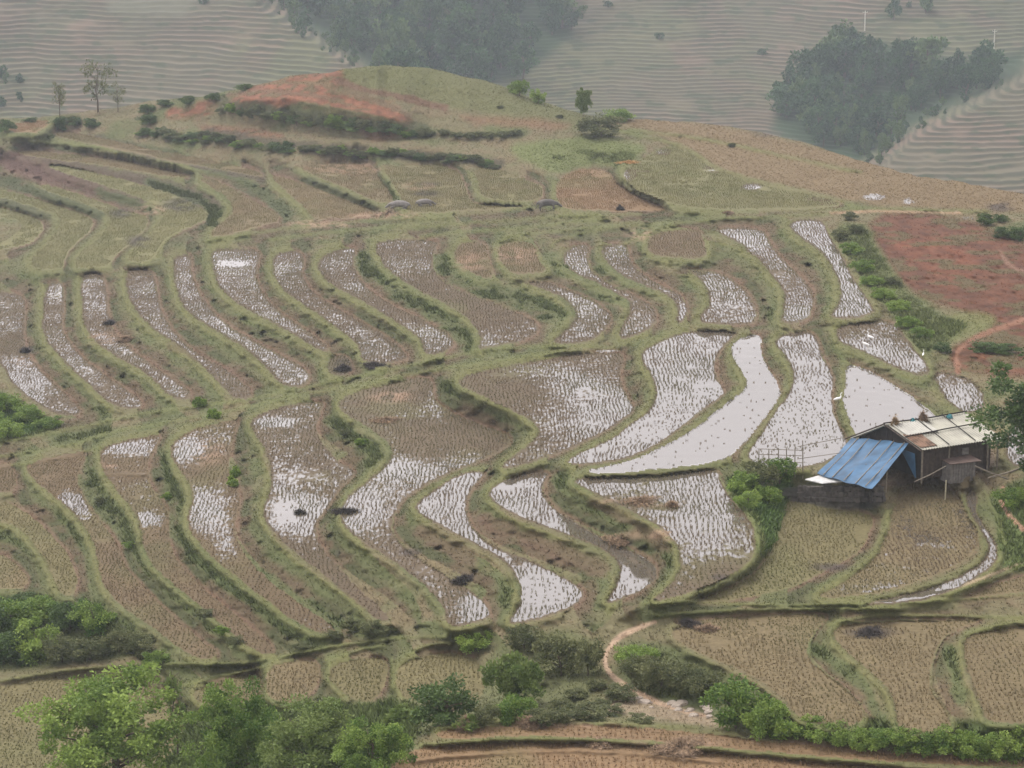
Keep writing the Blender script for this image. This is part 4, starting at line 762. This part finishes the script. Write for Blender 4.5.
for a in (.12,.30,.52,.74,.93):
    m = MB(); q0 = TT[0]*(1-a)+TT[1]*a; q1 = TT[3]*(1-a*.95)+TT[2]*a*.95; m.tube([q0+Vector((0,0,.06)), (q0+q1)/2+Vector((0,0,-.02)), q1+Vector((0,0,.05))], .03, 6); m.obj('pole', M_POLE, tp_)
for a in (.97,.6):
    m = MB(); q0 = (TT[0]*(1-a)+TT[1]*a)*.45+(TT[3]*(1-a)+TT[2]*a)*.55; m.tube([(q0.x,q0.y,-.4),(q0.x,q0.y,q0.z-.02)], .045, 6); m.obj('post', M_POLE, tp_)
m = MB(); q = [loc(up3(908,447,1.6)), loc(up3(926,452,1.6)), loc(up3(924,477,.1)), loc(up3(905,479,.1))]; q = [Vector((-.1-.25*i_, x.y, x.z)) for i_, x in zip((0,.2,.2,0), q)]; m.slab(q, .02); m.obj('side_curtain', M_TARP, tp_)
def world_up(u, v, h): return up3(u, v, h)
m = MB(); m.slab([up3(805,480,.12), up3(833,472,.12), up3(842,482,.12), up3(822,484,.10)], .05); o = m.obj('plastic_sheet', M_WHITE); tag(o, 'white plastic sheet on the ground at the low corner of the blue tarpaulin', 'plastic sheet')
# low stone wall under the shelter
m = MB(); rg = random.Random(3)
for i in range(40):
    for j in range(3):
        u = 799+i*2.15; v = 503-j*5.2; p_, _, _ = at_uv(np.array([u]), np.array([500.])); p_ = p_[0]
        m.box((p_[0]+rg.uniform(-.05,.05), p_[1]-.15+rg.uniform(-.1,.1)+j*.12, p_[2]+.1+j*.30), (rg.uniform(.14,.26), .3, rg.uniform(.22,.34)), rg.uniform(-.3,.3))
o = m.obj('stone_wall', M_STONE); tag(o, 'low dark stone retaining wall under the blue tarpaulin shelter', 'wall')
# bundles on the roof
def heap(name, c, r, hz, mat, label, cat, seed, group=None, hairs=900, hl=.28):
    rg = np.random.default_rng(seed); nu, nv = 18, 7; V_ = []; Fc = []
    for j in range(nv+1):
        for i in range(nu):
            a = 2*math.pi*i/nu; b = j/nv*math.pi/2; k = 1+.22*math.sin(3*a+seed)+.15*rg.normal()*.6
            V_.append((r*.8*k*math.cos(b)*math.cos(a), r*.55*k*math.cos(b)*math.sin(a), hz*.85*math.sin(b)*(1+.25*rg.normal())-.05))
    for j in range(nv):
        for i in range(nu): Fc.append((j*nu+i, j*nu+(i+1) % nu, (j+1)*nu+(i+1) % nu, (j+1)*nu+i))
    m = MB(); m.add(V_, Fc)
    for _ in range(hairs):
        i = rg.integers(0, len(V_)); p_ = Vector(V_[i])*rg.uniform(.9, 1.45 if hairs > 1000 else 1.03); d_ = Vector(rg.normal(size=3)).normalized()*hl*rg.uniform(.5, 1.2); d_.z = abs(d_.z)*.6; s_d = Vector((-d_.y, d_.x, .01)).normalized()*.018
        m.add([p_-s_d, p_+s_d, p_+d_], [(0,1,2)])
    o = m.obj(name, mat); o.location = c; o.rotation_euler = (0,0,seed); return tag(o, label, cat, group)
def on_roof(a, b): q_ = pm(a, b); w_ = ORG+e1*q_.x+e2*q_.y+Vector((0,0,q_.z+.04)); return w_
heap('straw_bundle', on_roof(.07,.93), .33, .42, M_STRAW, 'grey straw bundle on the roof ridge at its left end', 'bundle', 1)
heap('straw_bundle', on_roof(.42,.93), .40, .48, mat_plain('brown_straw', (.20,.14,.09), .95, .4, 9), 'brown straw bundle on the middle of the roof ridge', 'bundle', 2)
for i, (a, b, lb) in enumerate([(.30,.95,'teal plastic bag on the roof ridge between the two straw bundles'),(.74,.9,'dark teal plastic bag on the roof right of the brown straw bundle')]):
    heap('plastic_bag', on_roof(a, b), .27, .22, M_TEAL, lb, 'bag', 5+i, hairs=0)
# small pen of boards with its own low roof in front of the hut
c0 = up3(950, 479, 0); pen = empty('animal_pen', c0, RZ-.1); tag(pen, 'low board pen with a rusty flat roof in front of the hut wall', 'pen')
m = MB()
for i in range(9): m.box((.1+i*.2, 0, .3), (.17,.05,1.2+random.uniform(-.05,.05)))
m.obj('front_panel', M_GREY, pen); m = MB()
for i in range(5): m.box((0, .12+i*.2, .3), (.05,.17,1.2))
m.obj('side_panel', M_GREY, pen); m = MB(); m.slab([Vector((-.15,-.2,1.0)),Vector((2.1,-.2,1.0)),Vector((2.1,1.1,1.08)),Vector((-.15,1.1,1.08))], .05); m.obj('roof', mat_plain('brown_tin', (.12,.085,.07), .7, .3, 3), pen)
for (a, b, r, lb) in [(up3(975,466,1.0), up3(1008,479,.15), .05, 'long pale pole leaning down to the right of the board pen'), (up3(988,478,.15), up3(1026,466,.35), .055, 'thick pale pole lying crossed over the leaning pole'), (up3(914,482,.15), up3(946,466,1.0), .035, 'thin pole leaning from the ground to the pen roof')]:
    m = MB(); m.tube([a, (a+b)/2+Vector((0,0,-.05)), b], r); o = m.obj('wooden_pole', M_POLE); tag(o, lb, 'pole')
p_ = Vector(at_uv(np.array([945.]), np.array([500.]))[0][0].tolist()); m = MB(); m.tube([(0,0,-.2),(.02,0,1.25)], [.05,.045]); o = m.obj('wooden_stake', mat_plain('pale_stake', (.42,.38,.26), .8)); o.location = p_; tag(o, 'pale upright stake at the top of the paddy below the hut', 'stake')
# stick fence
fe = Vector(at_uv(np.array([803.]), np.array([476.]))[0][0].tolist()); fence = empty('stick_fence', fe); tag(fence, 'crooked stick fence left of the blue tarpaulin', 'fence')
for i, (du, dv, h) in enumerate([(0,0,2.3),(-8,-2,1.7),(-16,-3,1.6),(-25,-3,1.6),(-34,-4,1.5),(-44,-4,1.5)]):
    b_ = Vector(at_uv(np.array([803.+du]), np.array([476.+dv]))[0][0].tolist())-fe; m = MB(); m.tube([b_-Vector((0,0,.2)), b_+Vector((random.uniform(-.1,.1),0,h))], [.04,.03], 6); m.obj('post', M_POLE, fence)
for z_ in (.7, 1.15, 1.5):
    a = Vector(at_uv(np.array([757.]), np.array([472.]))[0][0].tolist())-fe; m = MB(); m.tube([a+Vector((0,0,z_)), Vector((0,0,z_+.15))], .025, 6); m.obj('rail', M_POLE, fence)
for z_, dz_ in ((2.0,.5),(1.2,.35)):
    m = MB(); m.tube([(-.4,0,z_-.1), (2.3,-.2,z_+dz_)], .025, 6); m.obj('rail', M_POLE, fence)
#@@ANIMALS
# ------------------------------------------------------------------ water buffalo
def skin(name, verts, edges, radii, mat, parent=None, levels=2, root=0):
    me = bpy.data.meshes.new(name); me.from_pydata(verts, edges, []); o = bpy.data.objects.new(name, me); COL.objects.link(o)
    o.modifiers.new('s', 'SKIN'); sv = me.skin_vertices[0].data
    for i, r in enumerate(radii): sv[i].radius = (r, r) if not hasattr(r, '__len__') else r
    sv[root].use_root = True
    o.modifiers.new('u', 'SUBSURF').levels = levels; o.modifiers['u'].render_levels = levels
    dg = bpy.context.evaluated_depsgraph_get(); me2 = bpy.data.meshes.new_from_object(o.evaluated_get(dg)); bpy.data.objects.remove(o)
    me2.materials.clear(); me2.materials.append(mat); me2.polygons.foreach_set('use_smooth', [True]*len(me2.polygons)); me2.name = name
    o = bpy.data.objects.new(name, me2); COL.objects.link(o)
    if parent: o.parent = parent
    return o
def buffalo(loc_, rz, mat, label, lying, head_down, seed):
    M_H = mat_plain('horn', (.09,.08,.07), .5)
    bz = .62 if lying else 1.0
    V_ = [(0,0,bz),(.45,0,bz+.04),(.85,0,bz+.06),(-.5,0,bz+.02),(-.85,0,bz+.02),(-1.1,0,bz-.02)]; R_ = [.44,.42,.33,.42,.36,.22]; E_ = [(0,1),(1,2),(0,3),(3,4),(4,5)]
    hz = bz-.25 if head_down else bz+.12
    V_ += [(1.15,0,(bz+hz)/2+.08),(1.42,0,hz+.02),(1.68,0,hz-.14),(1.84,0,hz-.24)]; R_ += [.24,.17,.13,.10]; E_ += [(2,6),(6,7),(7,8),(8,9)]
    def leg(hx, hy, par, front):
        i = len(V_)
        if lying: V_.extend([(hx,hy,.36),(hx+(.35 if front else .42),hy*1.35,.16),(hx+(.05 if front else -.05),hy*1.5,.08)]); R_.extend([.17,.10,.06])
        elif front: V_.extend([(hx,hy,.70),(hx+.03,hy,.38),(hx,hy,.05)]); R_.extend([.15,.085,.075])
        else: V_.extend([(hx+.08,hy,.66),(hx-.12,hy,.42),(hx-.04,hy,.05)]); R_.extend([.20,.09,.075])
        E_.extend([(par,i),(i,i+1),(i+1,i+2)])
    for sy in (-.22,.22): leg(.75, sy, 2, True)
    for sy in (-.22,.22): leg(-.75, sy, 4, False)
    i = len(V_); V_.extend([(-1.24,0,bz-.12),(-1.30,.03,bz-.45),(-1.28,.04,max(.1,bz-.75))]); R_.extend([.045,.03,.035]); E_.extend([(5,i),(i,i+1),(i+1,i+2)])
    root = empty('water_buffalo', loc_, rz); tag(root, label, 'buffalo'); skin('body', V_, E_, R_, mat, root)
    for sy in (-1,1):
        m = MB(); b_ = Vector((1.38, sy*.13, hz+.14)); m.tube([b_, b_+Vector((-.06,sy*.22,.03)), b_+Vector((-.22,sy*.36,.12)), b_+Vector((-.42,sy*.30,.22))], [.05,.042,.028,.01], 6); m.obj('horn', M_H, root)
        m = MB(); b_ = Vector((1.30, sy*.15, hz+.05)); m.slab([b_, b_+Vector((-.04,sy*.22,.03)), b_+Vector((0,sy*.26,-.04)), b_+Vector((.05,sy*.06,-.06))], .02); m.obj('ear', mat, root)
    return root
M_BUF = mat_plain('grey_hide', (.20,.185,.17), .8, .2, 3); M_BUF2 = mat_plain('dark_hide', (.12,.11,.10), .8, .35, 1.2)
def gp(u, v): return Vector(at_uv(np.array([float(u)]), np.array([float(v)]))[0][0].tolist())
buffalo(gp(400,209), math.pi*.96, M_BUF, 'pale grey buffalo lying with its head to the left, left of the pair', True, True, 1).scale = (.95,)*3
buffalo(gp(424,206), math.pi*.1, M_BUF, 'pale grey buffalo lying right of the other resting buffalo', True, True, 2).scale = (.8,)*3
buffalo(gp(547,211), math.pi*.02, M_BUF2, 'mud covered buffalo grazing alone at the edge of the brown paddy', False, True, 3).scale = (.93,)*3
# egrets
M_EG = mat_plain('white_feathers', (.85,.85,.83), .6, .04); M_BEAK = mat_plain('beak', (.35,.25,.06), .5); M_LEG = mat_plain('bird_leg', (.05,.05,.04), .6)
def egret(u, v, rz, label, s=1.):
    r = empty('egret', gp(u, v), rz, s); tag(r, label, 'egret')
    skin('body', [(0,0,.36),(.12,0,.40),(-.14,0,.34),(-.30,0,.28),(.18,0,.50),(.14,0,.62),(.19,0,.72),(.25,0,.73)], [(0,1),(0,2),(2,3),(1,4),(4,5),(5,6),(6,7)], [.085,.07,.075,.03,.035,.025,.03,.022], M_EG, r)
    m = MB(); m.tube([(.26,0,.73),(.37,0,.71)], [.014,.003], 5); m.obj('beak', M_BEAK, r)
    for sy in (-.035,.035):
        m = MB(); m.tube([(0,sy,.32),(.01,sy,.0)], .012, 5); m.obj('leg', M_LEG, r)
egret(870,342,2.6,'white egret standing on the bund, upper one of the pair above the bright paddy',1.15); egret(865,349,2.7,'white egret just below the other one of the pair',1.15)
egret(838,404,0.,'white egret alone on the narrow bund between two flooded paddies',1.1); egret(923,358,1.2,'small white egret at the foot of the red earth slope',.8)
# straw heaps in the paddies
M_S2 = mat_plain('dry_straw', (.235,.165,.105), .95, .5, 7); M_S3 = mat_plain('burnt_straw', (.045,.038,.034), .95, .5, 7); M_S4 = mat_plain('orange_straw', (.42,.25,.10), .95, .25, 7)
for i, (u, v, r, h, mt, lb) in enumerate([
 (640,502,1.3,.25,M_S2,'flat straw heap on the wet paddy below the bright flooded one'),(672,506,.5,.2,M_S2,'small straw heap right of the flat heap'),
 (622,541,1.1,.25,M_S2,'yellow straw heap in the curved flooded paddy'),
 (386,421,1.2,.22,M_S2,'pale straw heap on the broad paddy with the burnt corner'),(343,370,1.0,.35,M_S3,'burnt heap in the small hollow by the track'),(375,366,1.2,.25,M_S3,'brown dark heap beside the track'),
 (126,341,.9,.4,M_S2,'pale straw heap on the terrace edge at left'),(110,324,.8,.3,M_S3,'dark heap at the bend of the left paddy strip'),(26,352,.8,.3,M_S3,'dark heap on the leftmost paddy'),
 (628,163,1.3,.25,M_S4,'orange straw heap at the corner of the green field'),(870,633,1.0,.15,M_S3,'burnt black patch of straw on the lower right field'),(688,624,.8,.2,M_S3,'dark burnt straw at the corner of the big lower field'),(707,630,.6,.2,M_S2,'pale straw heap near the dark burnt straw'),
 (728,214,1.0,.25,M_S2,'grey brown heap on the track above the paddies'),(620,210,.6,.4,M_S3,'dark mound on the track above the paddies'),(345,512,.9,.2,M_S3,'dark heap in the wet paddy under the lower track'),(464,580,.7,.2,M_S3,'black heap standing in for the dark hole under the bulging bank'),  # heap under the bulging bank is added to show a dark hole
 (300,513,.5,.15,M_S3,'small black heap on the wet paddy'),(600,745,1.0,.25,M_S2,'straw heap on the bottom field'),(680,748,1.3,.3,M_S2,'biggest straw heap on the bottom field'),(466,726,.6,.3,M_S2,'straw heap near the dark round bush'),(530,726,.6,.35,M_S2,'straw heap below the bamboo clump')]):
    heap('straw_heap', gp(u, v)-Vector((0,0,.03)), r, h, mt, lb, 'straw heap', 10+i, 'straw heaps in the paddies', hairs=2600, hl=.3)
# rocks by the footpath
M_RK = mat_plain('pale_rock', (.34,.29,.24), .9, .25, 3, bump=.5)
rg = random.Random(9)
for i in range(22):
    u = rg.uniform(630, 712); v = 700+(u-630)*.18+rg.uniform(-7, 6); m = MB(); s_r = rg.uniform(.12, .42); V_ = []
    import itertools
    pts_ = [Vector((math.cos(a)*math.cos(b)*rg.uniform(.75,1.1), math.sin(a)*math.cos(b)*.8*rg.uniform(.75,1.1), math.sin(b)*.5*rg.uniform(.8,1.1)))*s_r for b in (-.7,0,.7) for a in [j*math.pi/4 for j in range(8)]]+[Vector((0,0,.5*s_r))]
    Fc = [(r_*8+j, r_*8+(j+1) % 8, (r_+1)*8+(j+1) % 8, (r_+1)*8+j) for r_ in (0,1) for j in range(8)]+[(16+j, 16+(j+1) % 8, 24) for j in range(8)]; m.add(pts_, Fc)
    o = m.obj('rock', M_RK); o.location = gp(u, v); tag(o, 'pale flat rock at the foot of the gully footpath', 'rock', 'rocks at the foot of the gully')
#@@LIGHT
# ------------------------------------------------------------------ haze, sky, sun
m_ = bpy.data.materials.new('haze'); m_.use_nodes = True; nt = m_.node_tree; nt.nodes.clear(); out = nt.nodes.new('ShaderNodeOutputMaterial'); pv = nt.nodes.new('ShaderNodeVolumePrincipled')
pv.inputs['Color'].default_value = (.80, .88, .98, 1); pv.inputs['Density'].default_value = .00026; pv.inputs['Anisotropy'].default_value = .2; nt.links.new(pv.outputs[0], out.inputs['Volume'])
m = MB(); m.box((0, 600, 50.5), (9000, 9000, 103)); hz = m.obj('haze', m_); hz['kind'] = 'stuff'; hz['label'] = 'pale haze filling the valley air'; hz['category'] = 'haze'
for s_ in (hz,): s_.visible_shadow = True
w = bpy.data.worlds.new('World'); sc.world = w; w.use_nodes = True; nt = w.node_tree; bg_ = nt.nodes['Background']
sky = nt.nodes.new('ShaderNodeTexSky'); sky.sky_type = 'NISHITA'; sky.sun_disc = False; SE, SR = math.radians(58), math.radians(-60); sky.sun_elevation = SE; sky.sun_rotation = SR; sky.dust_density = 6; sky.air_density = 1.0; sky.ozone_density = 1
hs = nt.nodes.new('ShaderNodeHueSaturation'); hs.inputs['Saturation'].default_value = .30; nt.links.new(sky.outputs[0], hs.inputs['Color'])
cl = nt.nodes.new('ShaderNodeMix'); cl.data_type = 'RGBA'; cl.blend_type = 'ADD'; cl.inputs[0].default_value = 1; cl.inputs[7].default_value = (7.9, 7.65, 8.1, 1)   # even overcast above the clear sky
tcw = nt.nodes.new('ShaderNodeTexCoord'); mpw = nt.nodes.new('ShaderNodeMapping'); mpw.inputs['Scale'].default_value = (1, 1, 3.5); nt.links.new(tcw.outputs['Generated'], mpw.inputs['Vector'])
cn = nt.nodes.new('ShaderNodeTexNoise'); cn.inputs['Scale'].default_value = 3.2; cn.inputs['Detail'].default_value = 6; nt.links.new(mpw.outputs[0], cn.inputs['Vector'])
cr = nt.nodes.new('ShaderNodeMapRange'); cr.inputs['From Min'].default_value = .35; cr.inputs['From Max'].default_value = .65; cr.inputs['To Min'].default_value = .82; cr.inputs['To Max'].default_value = 1.22; nt.links.new(cn.outputs['Fac'], cr.inputs['Value'])
cv = nt.nodes.new('ShaderNodeVectorMath'); cv.operation = 'SCALE'; cv.inputs[0].default_value = (8.4, 7.75, 7.95); nt.links.new(cr.outputs[0], cv.inputs['Scale']); nt.links.new(cv.outputs[0], cl.inputs[7])   # stratus, thicker and thinner
nt.links.new(hs.outputs[0], cl.inputs[6]); nt.links.new(cl.outputs[2], bg_.inputs['Color']); bg_.inputs['Strength'].default_value = .12
ld = bpy.data.lights.new('sun', 'SUN'); ld.energy = 1.3; ld.angle = math.radians(12); ld.color = (1, .96, .90); lo = bpy.data.objects.new('sun', ld); COL.objects.link(lo)
dv_ = Vector((math.sin(SR)*math.cos(SE), math.cos(SR)*math.cos(SE), math.sin(SE))); lo.rotation_euler = dv_.to_track_quat('Z', 'Y').to_euler()
sc.view_settings.view_transform = 'Standard'; sc.view_settings.look = 'None'; sc.view_settings.exposure = 0.0; sc.view_settings.gamma = 1; sc.view_settings.use_curve_mapping = False
sc.cycles.volume_bounces = 1; sc.cycles.max_bounces = 6; sc.cycles.diffuse_bounces = 3; sc.cycles.glossy_bounces = 3; sc.cycles.transmission_bounces = 3
# self-check: distance must grow upwards in every column
dist = np.hypot(W[..., 0], W[..., 1]); dif = dist[:-1]-dist[1:]; bad = dif < -.15
for k_, f_ in enumerate(FL):
    b_ = (bad & (FID[1:] == k_)).sum()
    if b_ > 60: print('lean', f_[0], b_)
print('cells', bad.size, 'overhang cells', bad.sum())
bu = [(int(U[r_, c_]), int(V[r_, c_])) for r_, c_ in zip(*np.where(bad))]
from collections import Counter
print(Counter([(a//40*40, b//20*20) for a, b in bu]).most_common(24))
